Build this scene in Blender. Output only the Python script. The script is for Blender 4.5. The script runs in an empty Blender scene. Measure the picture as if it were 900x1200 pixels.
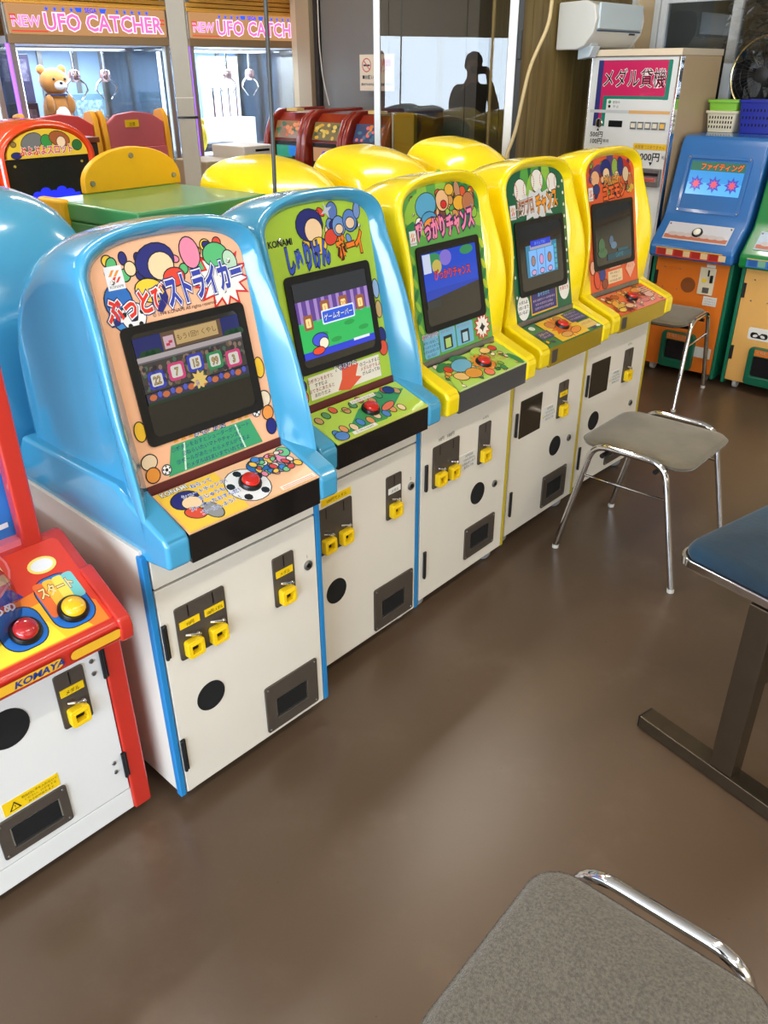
import bpy, math, random
from mathutils import Vector, Matrix
random.seed(7)
S = bpy.context.scene
C = S.collection
R = math.radians

# ------------------------------------------------------------------ camera, world, lights, exposure
cam = bpy.data.objects.new('camera', bpy.data.cameras.new('camera'))
C.objects.link(cam)
cam.data.sensor_fit = 'VERTICAL'; cam.data.sensor_height = 36.0
cam.data.lens = 950.3 / 1200 * 36.0
cam.data.clip_start = 0.02; cam.data.clip_end = 60
cam.matrix_world = Matrix.Translation((0, 0, 1.4571)) @ Matrix.Rotation(math.pi/2 - 0.49815, 4, 'X') @ Matrix.Rotation(-0.00614, 4, 'Z')
S.camera = cam
S.view_settings.view_transform = 'Standard'; S.view_settings.look = 'None'
S.view_settings.gamma = 1.0; S.view_settings.use_curve_mapping = False
S.view_settings.exposure = 0.29
w = bpy.data.worlds.new('world'); S.world = w; w.use_nodes = True
w.node_tree.nodes['Background'].inputs[0].default_value = (0.62, 0.78, 1.0, 1)
w.node_tree.nodes['Background'].inputs[1].default_value = 2.5

AX = R(47.0)
E1 = Vector((math.cos(AX), math.sin(AX), 0)); E2 = Vector((math.sin(AX), -math.cos(AX), 0))
def pq(p, q, z=0.0): return E1*p + E2*q + Vector((0, 0, z))

def area(name, loc, direction, sx, sy, power, col):
    l = bpy.data.lights.new(name, 'AREA'); l.shape = 'RECTANGLE'; l.size = sx; l.size_y = sy
    l.energy = power; l.color = col
    o = bpy.data.objects.new(name, l); C.objects.link(o)
    d = Vector(direction).normalized()
    up = Vector((0, 0, 1)) if abs(d.z) < .9 else E1
    x = d.cross(up).normalized(); y = x.cross(d)
    m = Matrix((x, y, -d)).transposed().to_4x4(); m.translation = Vector(loc); o.matrix_world = m
    return o
# daylight entering through the window band in the wall behind the camera
area('daylight', pq(-3.3, .7, 1.25), E1 + Vector((0, 0, -.12)), 4.9, 1.2, 250, (0.74, 0.87, 1.0))
area('daylight_side', pq(.6, 3.8, 1.35), -E2 + Vector((0, 0, -.12)), 3.4, 1.5, 18, (1.0, .96, 0.90))  # added fill on the row's fronts; the right wall has no opening

# ------------------------------------------------------------------ helpers
def lin(c):
    return tuple(((v/255)/12.92 if v/255 <= .04045 else ((v/255+.055)/1.055)**2.4) for v in c)
MATS = {}
def M(name, rgb, rough=.5, metal=0.0, var=0.0, scale=20.0, bump=0.0, bscale=None, emit=0.0, coat=0.0, spec=.5, sheen=0.0, stretch=None, rvar=0.0, trans=0.0, alpha=1.0, dark=None):
    if name in MATS: return MATS[name]
    m = bpy.data.materials.new(name); m.use_nodes = True
    nt = m.node_tree; b = nt.nodes['Principled BSDF']; L = nt.links
    c = lin(rgb)
    b.inputs['Base Color'].default_value = (*c, 1); b.inputs['Roughness'].default_value = rough
    b.inputs['Metallic'].default_value = metal; b.inputs['Coat Weight'].default_value = coat
    b.inputs['Specular IOR Level'].default_value = spec
    b.inputs['Coat Roughness'].default_value = .06
    if sheen: b.inputs['Sheen Weight'].default_value = sheen; b.inputs['Sheen Roughness'].default_value = .4
    if trans: b.inputs['Transmission Weight'].default_value = trans
    if alpha < 1: b.inputs['Alpha'].default_value = alpha
    if emit:
        b.inputs['Emission Color'].default_value = (*c, 1); b.inputs['Emission Strength'].default_value = emit
        b.inputs['Base Color'].default_value = (.01, .01, .012, 1)
    if var or bump or rvar:
        tc = nt.nodes.new('ShaderNodeTexCoord'); mp = nt.nodes.new('ShaderNodeMapping')
        L.new(tc.outputs['Object'], mp.inputs[0])
        if stretch: mp.inputs['Scale'].default_value = stretch
        n = nt.nodes.new('ShaderNodeTexNoise'); n.inputs['Scale'].default_value = scale; n.inputs['Detail'].default_value = 5
        L.new(mp.outputs[0], n.inputs['Vector'])
        if var:
            mx = nt.nodes.new('ShaderNodeMix'); mx.data_type = 'RGBA'
            d = lin(dark) if dark else tuple(v*(1-var) for v in c)
            mx.inputs[6].default_value = (*d, 1); mx.inputs[7].default_value = (*c, 1)
            rr = nt.nodes.new('ShaderNodeMapRange'); rr.inputs[1].default_value = .35; rr.inputs[2].default_value = .65
            L.new(n.outputs['Fac'], rr.inputs[0]); L.new(rr.outputs[0], mx.inputs[0]); L.new(mx.outputs[2], b.inputs['Base Color'])
        if rvar:
            r2 = nt.nodes.new('ShaderNodeMapRange'); r2.inputs[1].default_value = .3; r2.inputs[2].default_value = .7
            r2.inputs[3].default_value = max(.02, rough-rvar); r2.inputs[4].default_value = rough+rvar
            L.new(n.outputs['Fac'], r2.inputs[0]); L.new(r2.outputs[0], b.inputs['Roughness'])
        if bump:
            n2 = nt.nodes.new('ShaderNodeTexNoise'); n2.inputs['Scale'].default_value = bscale or scale*6; n2.inputs['Detail'].default_value = 3
            L.new(mp.outputs[0], n2.inputs['Vector'])
            bp = nt.nodes.new('ShaderNodeBump'); bp.inputs['Strength'].default_value = bump; bp.inputs['Distance'].default_value = .003
            L.new(n2.outputs['Fac'], bp.inputs['Height']); L.new(bp.outputs[0], b.inputs['Normal'])
    MATS[name] = m
    return m
def ink(rgb, emit=0.0):
    if emit: return M('screen_%02x%02x%02x_%d' % (*rgb, int(emit*100)), rgb, rough=.12, emit=emit)
    return M('ink_%02x%02x%02x' % rgb, rgb, rough=.3, coat=.3)
def glass(name, tint=(1, 1, 1), refl=1.0, rough=0.0, keep=.92):
    if name in MATS: return MATS[name]
    m = bpy.data.materials.new(name); m.use_nodes = True; nt = m.node_tree; nt.nodes.clear()
    o = nt.nodes.new('ShaderNodeOutputMaterial'); mx = nt.nodes.new('ShaderNodeMixShader')
    t = nt.nodes.new('ShaderNodeBsdfTransparent'); g = nt.nodes.new('ShaderNodeBsdfGlossy'); f = nt.nodes.new('ShaderNodeFresnel')
    t.inputs[0].default_value = (*[keep*v for v in tint], 1); g.inputs['Roughness'].default_value = rough; f.inputs[0].default_value = 1.5
    mu = nt.nodes.new('ShaderNodeMath'); mu.operation = 'MULTIPLY'; mu.use_clamp = True; mu.inputs[1].default_value = refl
    nt.links.new(f.outputs[0], mu.inputs[0]); nt.links.new(mu.outputs[0], mx.inputs[0])
    nt.links.new(t.outputs[0], mx.inputs[1]); nt.links.new(g.outputs[0], mx.inputs[2]); nt.links.new(mx.outputs[0], o.inputs[0])
    MATS[name] = m
    return m

class MB:
    def __init__(s): s.v = []; s.f = []; s.m = []; s.mi = 0
    def add(s, vs, fs):
        o = len(s.v); s.v += [tuple(v) for v in vs]
        for f in fs: s.f.append(tuple(i+o for i in f)); s.m.append(s.mi)
        return s
    def box(s, a, b):
        (x0, y0, z0), (x1, y1, z1) = a, b
        return s.add([(x0,y0,z0),(x1,y0,z0),(x1,y1,z0),(x0,y1,z0),(x0,y0,z1),(x1,y0,z1),(x1,y1,z1),(x0,y1,z1)],
                     [(0,3,2,1),(4,5,6,7),(0,1,5,4),(1,2,6,5),(2,3,7,6),(3,0,4,7)])
    def prism(s, poly, axis, a, b):
        # poly of 2D points (y,z) for axis 'x', (x,z) for 'y', (x,y) for 'z'
        def P(p, t): return {'x': (t, p[0], p[1]), 'y': (p[0], t, p[1]), 'z': (p[0], p[1], t)}[axis]
        n = len(poly); vs = [P(p, a) for p in poly] + [P(p, b) for p in poly]
        fs = [tuple(range(n))[::-1], tuple(range(n, 2*n))] + [(i, (i+1) % n, n+(i+1) % n, n+i) for i in range(n)]
        return s.add(vs, fs)
    def ringprism(s, outer, inner, axis, a, b):
        def P(p, t): return {'x': (t, p[0], p[1]), 'y': (p[0], t, p[1]), 'z': (p[0], p[1], t)}[axis]
        n = len(outer); vs = [P(p, a) for p in outer]+[P(p, a) for p in inner]+[P(p, b) for p in outer]+[P(p, b) for p in inner]
        fs = []
        for i in range(n):
            j = (i+1) % n
            fs += [(i, j, n+j, n+i), (2*n+i, 3*n+i, 3*n+j, 2*n+j), (i, 2*n+i, 2*n+j, j), (n+i, n+j, 3*n+j, 3*n+i)]
        return s.add(vs, fs)
    def loft(s, rings, closed=False, cap0=False, cap1=False):
        n = len(rings[0]); vs = [p for r in rings for p in r]; fs = []
        for k in range(len(rings)-1):
            for i in range(n if closed else n-1):
                j = (i+1) % n; fs.append((k*n+i, k*n+j, (k+1)*n+j, (k+1)*n+i))
        if cap0: fs.append(tuple(range(n))[::-1])
        if cap1: fs.append(tuple(range((len(rings)-1)*n, len(rings)*n)))
        return s.add(vs, fs)
    def tube(s, pts, r, n=10, cap=True):
        pts = [Vector(p) for p in pts]; rings = []; prev = None
        for i, p in enumerate(pts):
            d = ((pts[min(i+1, len(pts)-1)]-p).normalized() + (p-pts[max(i-1, 0)]).normalized())
            d = d.normalized() if d.length > 1e-6 else Vector((0, 0, 1))
            if prev is None: x = d.orthogonal().normalized()
            else: x = (prev - d*prev.dot(d)).normalized()
            prev = x; y = d.cross(x)
            rr = r[i] if isinstance(r, (list, tuple)) else r
            rings.append([p + (x*math.cos(2*math.pi*k/n)+y*math.sin(2*math.pi*k/n))*rr for k in range(n)])
        return s.loft(rings, True, cap, cap)
    def cyl(s, a, b, r0, r1=None, n=20): return s.tube([a, b], [r0, r0 if r1 is None else r1], n)
    def lathe(s, prof, o=(0,0,0), axis='z', n=24):
        rings = []
        for r, h in prof:
            ring = []
            for k in range(n):
                c, q = math.cos(2*math.pi*k/n)*r, math.sin(2*math.pi*k/n)*r
                ring.append({'z': (o[0]+c, o[1]+q, o[2]+h), 'y': (o[0]+c, o[1]+h, o[2]-q), 'x': (o[0]+h, o[1]+c, o[2]+q)}[axis])
            rings.append(ring)
        return s.loft(rings, True, True, True)
    def ball(s, o, rx, ry=None, rz=None, n=16, m=10):
        ry = ry or rx; rz = rz or rx; rings = []
        for i in range(m+1):
            t = math.pi*i/m; q = max(math.sin(t), 1e-3)
            rings.append([(o[0]+rx*q*math.cos(2*math.pi*k/n), o[1]+ry*q*math.sin(2*math.pi*k/n), o[2]-rz*math.cos(t)) for k in range(n)])
        return s.loft(rings, True, True, True)
    def build(s, name, mat, parent=None, bevel=0, seg=2, smooth=True, angle=40, mw=None, **tags):
        me = bpy.data.meshes.new(name); me.from_pydata(s.v, [], s.f)
        for mm in (mat if isinstance(mat, (list, tuple)) else [mat]): me.materials.append(mm)
        for p, i in zip(me.polygons, s.m): p.material_index = i
        me.validate(); 
        import bmesh
        bm = bmesh.new(); bm.from_mesh(me)
        bmesh.ops.recalc_face_normals(bm, faces=bm.faces); bm.to_mesh(me); bm.free()
        if smooth:
            me.shade_smooth()
            if not bevel: me.set_sharp_from_angle(angle=R(angle))
        o = bpy.data.objects.new(name, me); C.objects.link(o)
        if parent: o.parent = parent
        if mw is not None: o.matrix_local = mw
        if bevel:
            b = o.modifiers.new('bevel', 'BEVEL'); b.width = bevel; b.segments = seg; b.limit_method = 'ANGLE'; b.angle_limit = R(35); b.harden_normals = True
        for k, v in tags.items(): o[k] = v
        return o
def thing(name, label, cat, loc=(0,0,0), rz=0.0, group=None):
    o = bpy.data.objects.new(name, None); C.objects.link(o); o.empty_display_size = .1
    o.location = loc; o.rotation_euler = (0, 0, rz); o['label'] = label; o['category'] = cat
    if group: o['group'] = group
    return o
def tag(o, label, cat, group=None):
    o['label'] = label; o['category'] = cat
    if group: o['group'] = group
    return o
def struct(o): o['kind'] = 'structure'; return o

def rrect(x0, y0, x1, y1, r, n=5):
    pts = []
    for cx, cy, a in ((x1-r, y0+r, -90), (x1-r, y1-r, 0), (x0+r, y1-r, 90), (x0+r, y0+r, 180)):
        for k in range(n+1): t = R(a+90*k/n); pts.append((cx+r*math.cos(t), cy+r*math.sin(t)))
    return pts
def ell(cx, cy, rx, ry=None, n=20, rot=0):
    ry = ry or rx; c, s = math.cos(R(rot)), math.sin(R(rot)); o = []
    for k in range(n):
        t = 2*math.pi*k/n; x, y = rx*math.cos(t), ry*math.sin(t); o.append((cx+x*c-y*s, cy+x*s+y*c))
    return o
def star(cx, cy, r0, r1, n=5, rot=90, sx=1):
    return [(cx+sx*(r0 if k % 2 == 0 else r1)*math.cos(R(rot+180*k/n)), cy+(r0 if k % 2 == 0 else r1)*math.sin(R(rot+180*k/n))) for k in range(2*n)]
def rect(x0, y0, x1, y1): return [(x0,y0),(x1,y0),(x1,y1),(x0,y1)]
TXT = {}
def text_geo(body, off, shear):
    k = (body, off, shear)
    if k not in TXT:
        cu = bpy.data.curves.new('txt', 'FONT'); cu.body = body; cu.size = 1.0; cu.offset = off; cu.shear = shear
        cu.resolution_u = 2; cu.fill_mode = 'FRONT'; cu.align_x = 'CENTER'
        ob = bpy.data.objects.new('txt', cu); me = ob.to_mesh()
        TXT[k] = ([(v.co.x, v.co.y) for v in me.vertices], [tuple(p.vertices) for p in me.polygons])
        ob.to_mesh_clear(); bpy.data.objects.remove(ob); bpy.data.curves.remove(cu)
    return TXT[k]
class Art:
    """flat print laid on a panel: polygons and lettering in ink, a fraction of a millimetre proud"""
    def __init__(s, O, Rv, U, emit=0.0, step=.00035):
        s.O = Vector(O); s.R = Vector(Rv).normalized(); s.U = Vector(U).normalized(); s.N = s.R.cross(s.U)
        s.emit = emit; s.step = step; s.mb = MB(); s.mats = []; s.ix = {}; s.lay = 0
    def col(s, c):
        if c not in s.ix: s.ix[c] = len(s.mats); s.mats.append(ink(c, s.emit))
        s.mb.mi = s.ix[c]
    def P(s, x, y): return (x, y, s.lay)
    def poly(s, pts, c):
        s.col(c); s.lay += 1; n = len(pts)
        if n > 4:
            cx = sum(p[0] for p in pts)/n; cy = sum(p[1] for p in pts)/n
            s.mb.add([s.P(*p) for p in pts]+[s.P(cx, cy)], [(i, (i+1) % n, n) for i in range(n)])
        else: s.mb.add([s.P(*p) for p in pts], [tuple(range(n))])
        return s
    def polys(s, plist, c):
        s.lay += 1
        for p in plist: s.poly(p, c); s.lay -= 1
        return s
    def text(s, body, x, y, size, c, outline=None, ow=.05, sx=1.0, rot=0, shear=0.0, bold=0.0, ol2=None):
        cc, ss = math.cos(R(rot)), math.sin(R(rot))
        passes = []
        if ol2: passes.append((ol2, bold+ow*1.9))
        if outline: passes.append((outline, bold+ow))
        passes.append((c, bold))
        for colr, off in passes:
            vs, fs = text_geo(body, off, shear)
            s.col(colr); s.lay += 1
            s.mb.add([s.P(x+(vx*sx*cc-vy*ss)*size, y+(vx*sx*ss+vy*cc)*size) for vx, vy in vs], fs)
        return s
    def build(s, name, parent):
        st = min(s.step, .0014/max(1, s.lay))
        s.mb.v = [tuple(s.O + s.R*x + s.U*y + s.N*(.0005+st*l)) for x, y, l in s.mb.v]
        return s.mb.build(name, s.mats, parent, smooth=False)

# ------------------------------------------------------------------ materials
WHITE_LAM = M('white_laminate', (229, 222, 209), .42, var=.05, scale=3)
BLUE_PL = M('blue_gelcoat', (70, 160, 202), .18, coat=.6, var=.05, scale=4)
YEL_PL = M('yellow_gelcoat', (255, 226, 10), .2, coat=.6, var=.05, scale=4)
BLUE_TRIM = M('blue_edge_trim', (36, 128, 190), .35)
YEL_TRIM = M('ochre_edge_trim', (190, 168, 40), .35)
DARK_PLATE = M('dark_bronze_plate', (82, 74, 66), .38, metal=.15, var=.1, scale=30)
BLACK = M('black_plastic', (12, 12, 13), .35)
SHADE_BLK = M('dark_cavity', (6, 6, 7), .8)  # near-black colour puts the shade of openings and gaps on solid parts
MESHBLK = M('speaker_cloth', (14, 14, 15), .85, bump=.4, scale=300)
YEL_MECH = M('yellow_coin_plastic', (246, 205, 22), .35)
CHROME = M('chrome', (225, 225, 228), .08, metal=1.0)
STEEL = M('brushed_steel', (150, 150, 150), .3, metal=.9, var=.1, scale=60)
GREY_RUB = M('grey_caster_rubber', (150, 150, 150), .6)
RED_BTN = M('red_button', (206, 34, 24), .25, coat=.6)
FASC_BLK = M('gloss_black_fascia', (22, 20, 20), .12, coat=.5)
FASC_GREY = M('satin_grey_fascia', (84, 84, 86), .25, metal=.3)
FASC_REFL = M('gold_mirror_fascia', (200, 172, 50), .16, metal=.55)  # yellow reflection of nearby things put into the base colour
MAROON = M('maroon_strip', (92, 36, 34), .3)

# ------------------------------------------------------------------ the setting
def wall(name, p0, q0, p1, q1, z0, z1, mat, th=.1):
    a = pq(p0, q0); b = pq(p1, q1); d = (b-a).normalized(); n = Vector((-d.y, d.x, 0))*th
    m = MB(); m.prism([(a.x,a.y),(b.x,b.y),((b+n).x,(b+n).y),((a+n).x,(a+n).y)], 'z', z0, z1)
    return struct(m.build(name, mat, None, smooth=False))
FLOOR = M('brown_sheet_floor', (101, 81, 63), .30, var=.5, scale=.8, rvar=.04, bump=.04, bscale=90, dark=(80, 63, 48))
def floor_material():
    # brown polished sheet floor with pale scuffs and a few dark flecks
    nt = FLOOR.node_tree; L = nt.links; b = nt.nodes['Principled BSDF']
    mix = [n for n in nt.nodes if n.type == 'MIX'][0]
    for n_ in nt.nodes:
        if n_.type == 'MAP_RANGE': n_.interpolation_type = 'SMOOTHSTEP'; n_.inputs[1].default_value = .2; n_.inputs[2].default_value = .8
    tc = [n for n in nt.nodes if n.type == 'TEX_COORD'][0]
    n = nt.nodes.new('ShaderNodeTexNoise'); n.inputs['Scale'].default_value = 3.1; n.inputs['Detail'].default_value = 8; n.inputs['Roughness'].default_value = .65
    r = nt.nodes.new('ShaderNodeMapRange'); r.inputs[1].default_value = .50; r.inputs[2].default_value = .85; r.inputs[4].default_value = .30; r.interpolation_type = 'SMOOTHSTEP'
    m2 = nt.nodes.new('ShaderNodeMix'); m2.data_type = 'RGBA'; m2.inputs[7].default_value = (*lin((142, 124, 106)), 1)
    v = nt.nodes.new('ShaderNodeTexNoise'); v.inputs['Scale'].default_value = 38; v.inputs['Detail'].default_value = 2
    r2 = nt.nodes.new('ShaderNodeMapRange'); r2.inputs[1].default_value = .76; r2.inputs[2].default_value = .80; r2.inputs[4].default_value = .6
    m3 = nt.nodes.new('ShaderNodeMix'); m3.data_type = 'RGBA'; m3.inputs[7].default_value = (*lin((40, 33, 28)), 1)
    L.new(tc.outputs['Object'], n.inputs['Vector']); L.new(tc.outputs['Object'], v.inputs['Vector'])
    L.new(n.outputs['Fac'], r.inputs[0]); L.new(r.outputs[0], m2.inputs[0]); L.new(mix.outputs[2], m2.inputs[6])
    L.new(v.outputs['Fac'], r2.inputs[0]); L.new(r2.outputs[0], m3.inputs[0]); L.new(m2.outputs[2], m3.inputs[6])
    L.new(m3.outputs[2], b.inputs['Base Color'])
floor_material()
def quad_pq(name, z0, z1, mat, pa=-3.6, pb=5.9, qa=-6.1, qb=4.1):
    pts = [pq(pa, qa), pq(pb, qa), pq(pb, qb), pq(pa, qb)]
    return struct(MB().prism([(p.x, p.y) for p in pts], 'z', z0, z1).build(name, mat, None, smooth=False))
quad_pq('floor', -.1, 0, FLOOR)
CEIL = M('ceiling_white', (222, 216, 204), .8, var=.06, scale=2)
quad_pq('ceiling', 2.62, 2.72, CEIL, -3.6, 4.97)
quad_pq('ceiling_alcove', 2.62, 2.72, CEIL, 4.97, 5.9, -6.1, -2.62)
CREAM = M('cream_wall', (206, 190, 158), .7, var=.06, scale=2)
GREYP = M('grey_metal_panel', (120, 118, 112), .45, var=.08, scale=2, stretch=(1, 1, .2))
wall('wall_left', -3.5, -5.95, 5.8, -5.95, 0, 2.62, CREAM)
wall('wall_far_left', 5.7, -5.95, 5.7, -4.78, 0, 2.62, CREAM, -.1)
wall('wall_return', 5.7, -4.82, 4.36, -4.82, 0, 2.62, CREAM, -.1)
wall('wall_right', 3.5, 4.0, -3.5, 4.0, 0, 2.62, CREAM, -.1) if False else None
wall('wall_right', 4.86, 4.0, -3.5, 4.0, 0, 2.62, CREAM)
# wall behind the camera, with its window band
wb = thing('wall_behind', '', ''); del wb['label']; del wb['category']; struct(wb)
def slab_pq(name, mat, parent, p0, p1, q0, q1, z0, z1, bevel=0):
    pts = [pq(p0, q0), pq(p1, q0), pq(p1, q1), pq(p0, q1)]
    return MB().prism([(p.x, p.y) for p in pts], 'z', z0, z1).build(name, mat, parent, smooth=False, bevel=bevel)
slab_pq('lower_wall', CREAM, wb, -3.6, -3.5, -5.95, 4.0, 0, .55)
slab_pq('upper_wall', CREAM, wb, -3.6, -3.5, -5.95, 4.0, 1.86, 2.62)
slab_pq('wall_pier', CREAM, wb, -3.6, -3.5, -5.95, -4.1, .55, 1.86)
slab_pq('wall_pier', CREAM, wb, -3.6, -3.5, 3.2, 4.0, .55, 1.86)
PANE = M('daylit_vinyl_pane', (186, 212, 255), .5, emit=2.2)
wn = thing('window_1', '', ''); del wn['label']; del wn['category']; struct(wn)
for i in range(6):
    q0 = -4.1 + i*7.3/6
    slab_pq('pane', PANE, wn, -3.57, -3.55, q0+.03, q0+7.3/6-.03, .58, 1.83)
    slab_pq('mullion', M('white_aluminium', (226, 228, 230), .3, metal=.2), wn, -3.6, -3.48, q0-.03, q0+.03, .55, 1.86)

# far grey panelled wall with its panels, lintel and post
gw = thing('wall_far', '', ''); del gw['label']; del gw['category']; struct(gw)
slab_pq('wall_core', CREAM, gw, 4.40, 4.48, -4.78, -2.66, 0, 2.62)
q = -4.62
for wd in (.62, .62, .62):
    slab_pq('metal_panel', GREYP, gw, 4.36, 4.40, q+.003, q+wd-.003, .02, 2.0); q += wd
slab_pq('track_rail', STEEL, gw, 4.33, 4.40, -4.66, -2.66, 2.01, 2.06)
slab_pq('lintel', GREYP, gw, 4.35, 4.40, -4.66, -2.66, 2.06, 2.62)
slab_pq('dark_jamb', M('dark_jamb', (46, 44, 42), .5), gw, 4.33, 4.40, -4.66, -4.625, 0, 2.01)
struct(slab_pq('trim_1', M('beige_post', (170, 152, 122), .6), None, 4.30, 4.42, -4.80, -4.67, 0, 2.62))

# timber wall of vertical boards
WOOD = M('olive_brown_board', (130, 112, 66), .55, var=.4, scale=3, stretch=(9, 9, .5), dark=(106, 88, 48))
ww = thing('wall_timber', '', ''); del ww['label']; del ww['category']; struct(ww)
slab_pq('wall_core', M('dark_backing', (40, 32, 20), .8), ww, 3.52, 4.86, -2.66, -2.59, 0, 2.62)
p = 3.52
while p < 4.84:
    slab_pq('board', WOOD, ww, p+.002, min(p+.078, 4.86), -2.592, -2.578 + random.uniform(0, .002), 0, 2.62); p += .08

# window wall on the right
SILVER = M('silver_aluminium', (224, 227, 228), .32, metal=.05)
wr = thing('wall_window', '', ''); del wr['label']; del wr['category']; struct(wr)
slab_pq('lower_wall', CREAM, wr, 4.86, 4.96, -2.6, 4.0, 0, 1.14)
slab_pq('upper_wall', CREAM, wr, 4.86, 4.96, -2.6, 4.0, 2.05, 2.62)
def wallq(t): return -2.573 + .706 + t      # t along the wall from the reference point
WQ = E2.dot(Vector((1.95, 4.83, 0)))
slab_pq('pillar', M('beige_pillar', (214, 190, 152), .6, var=.05, scale=3), wr, 4.84, 4.96, WQ-.69, WQ-.585, 1.14, 2.05)
slab_pq('sill', M('timber_sill', (150, 112, 72), .5, var=.2, scale=8), wr, 4.74, 4.88, WQ-.55, 4.0, 1.12, 1.15)
wd2 = thing('window_2', '', ''); del wd2['label']; del wd2['category']; struct(wd2)
slab_pq('jamb', SILVER, wd2, 4.80, 4.88, WQ-.745, WQ-.69, 1.14, 2.05)
slab_pq('jamb', SILVER, wd2, 4.82, 4.90, WQ-.585, WQ-.555, 1.14, 2.05)
slab_pq('sash_stile', SILVER, wd2, 4.83, 4.87, WQ-.55, WQ-.515, 1.17, 2.0)
slab_pq('sash_stile', SILVER, wd2, 4.80, 4.84, WQ-.14, WQ-.09, 1.17, 2.0)
slab_pq('sash_stile', SILVER, wd2, 4.80, 4.84, WQ+.85, WQ+.9, 1.17, 2.0)
slab_pq('sash_rail', SILVER, wd2, 4.83, 4.87, WQ-.515, WQ-.14, 1.77, 1.81)
slab_pq('sash_rail', SILVER, wd2, 4.80, 4.87, WQ-.515, WQ+.85, 1.15, 1.19)
slab_pq('sash_rail', SILVER, wd2, 4.80, 4.87, WQ-.515, WQ+.85, 2.0, 2.05)
slab_pq('pane', glass('dim_window_glass', (.8, .84, .86), 2.2, .02, .7), wd2, 4.848, 4.854, WQ-.515, WQ-.14, 1.19, 1.77)
slab_pq('pane', glass('dim_window_glass'), wd2, 4.818, 4.824, WQ-.09, WQ+.85, 1.19, 2.0)
# the covered passage beyond the window and the boards stacked there
slab_pq('passage_wall', M('passage_grey', (120, 122, 122), .8, var=.3, scale=3), wr, 5.30, 5.34, -2.6, 4.0, 0, 2.62)
for k in range(3):
    slab_pq('leaning_board', M('pale_plywood', (150, 128, 96), .6, var=.15, scale=5), wr, 5.2-.03*k, 5.22-.03*k, WQ-.42+.13*k, WQ-.27+.13*k, .9, 1.9)
slab_pq('tarpaulin', M('dark_blue_tarp', (54, 64, 84), .6, var=.3, scale=6), wr, 5.05, 5.1, WQ-.3, WQ+.0, .9, 1.5)
slab_pq('blue_tape', M('sky_tape', (60, 160, 205), .5), wr, 5.03, 5.05, WQ-.23, WQ-.12, 1.51, 1.55)

# glazed sliding door standing ajar
DA = R(-6.0)
ALU = M('white_door_aluminium', (222, 226, 230), .28, metal=.15)
dr = bpy.data.objects.new('door_1', None); C.objects.link(dr); dr.location = (-.034, 4.40, 0); dr.rotation_euler = (0, 0, DA); struct(dr)
MB().box((0, -.02, 0), (.03, .02, 2.1)).build('stile', ALU, dr, bevel=.003)
MB().box((.625, -.02, 0), (.665, .02, 2.1)).build('stile', ALU, dr, bevel=.003)
MB().box((.03, -.02, 1.775), (.625, .02, 2.1)).build('top_rail', ALU, dr, bevel=.003)
MB().box((.03, -.02, .02), (.625, .02, .16)).build('bottom_rail', ALU, dr, bevel=.003)
MB().box((.03, -.003, .16), (.625, .003, 1.775)).build('pane', glass('door_glass', (.86, .86, .84), 1.05, 0, .85), dr, smooth=False)
MB().box((.665, -.03, 0), (.69, .03, 2.1)).build('jamb_channel', M('dark_channel', (40, 42, 46), .5), dr, bevel=.002)
MB().box((.668, -.045, 1.50), (.686, -.03, 1.62)).build('latch', BLACK, dr, bevel=.003)

# ------------------------------------------------------------------ fluorescent ceiling lamps (out of frame, seen as reflections)
def lamp(p, q, along, label, power=10.5):
    c = pq(p, q, 2.58); rz = AX if along else AX - math.pi/2
    t = thing('fluorescent_lamp', label, 'lamp', c, rz, 'fluorescent lamps on the ceiling')
    MB().box((-.62, -.05, .0), (.62, .05, .04)).build('housing', M('lamp_housing', (230, 230, 226), .5), t, bevel=.008)
    for y in (-.025, .025):
        MB().cyl((-.6, y, -.016), (.6, y, -.016), .013, n=10).build('tube', M('fluorescent_tube', (255, 246, 228), .4, emit=9.0), t)
    a = area('lamp_light', (0, 0, 0), (0, 0, -1), 1.2, .09, power, (1.0, .93, .82)); a.parent = t
    a.matrix_parent_inverse = Matrix.Identity(4); a.matrix_local = Matrix.Translation((0, 0, -.035))
k = 0
for p in (-1.3, .8, 2.9):
    for q in (-4.2, -2.0, .2, 2.4):
        k += 1
        lamp(p, q, True, 'twin tube fluorescent lamp on the ceiling, mirrored in the glossy hoods')

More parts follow.
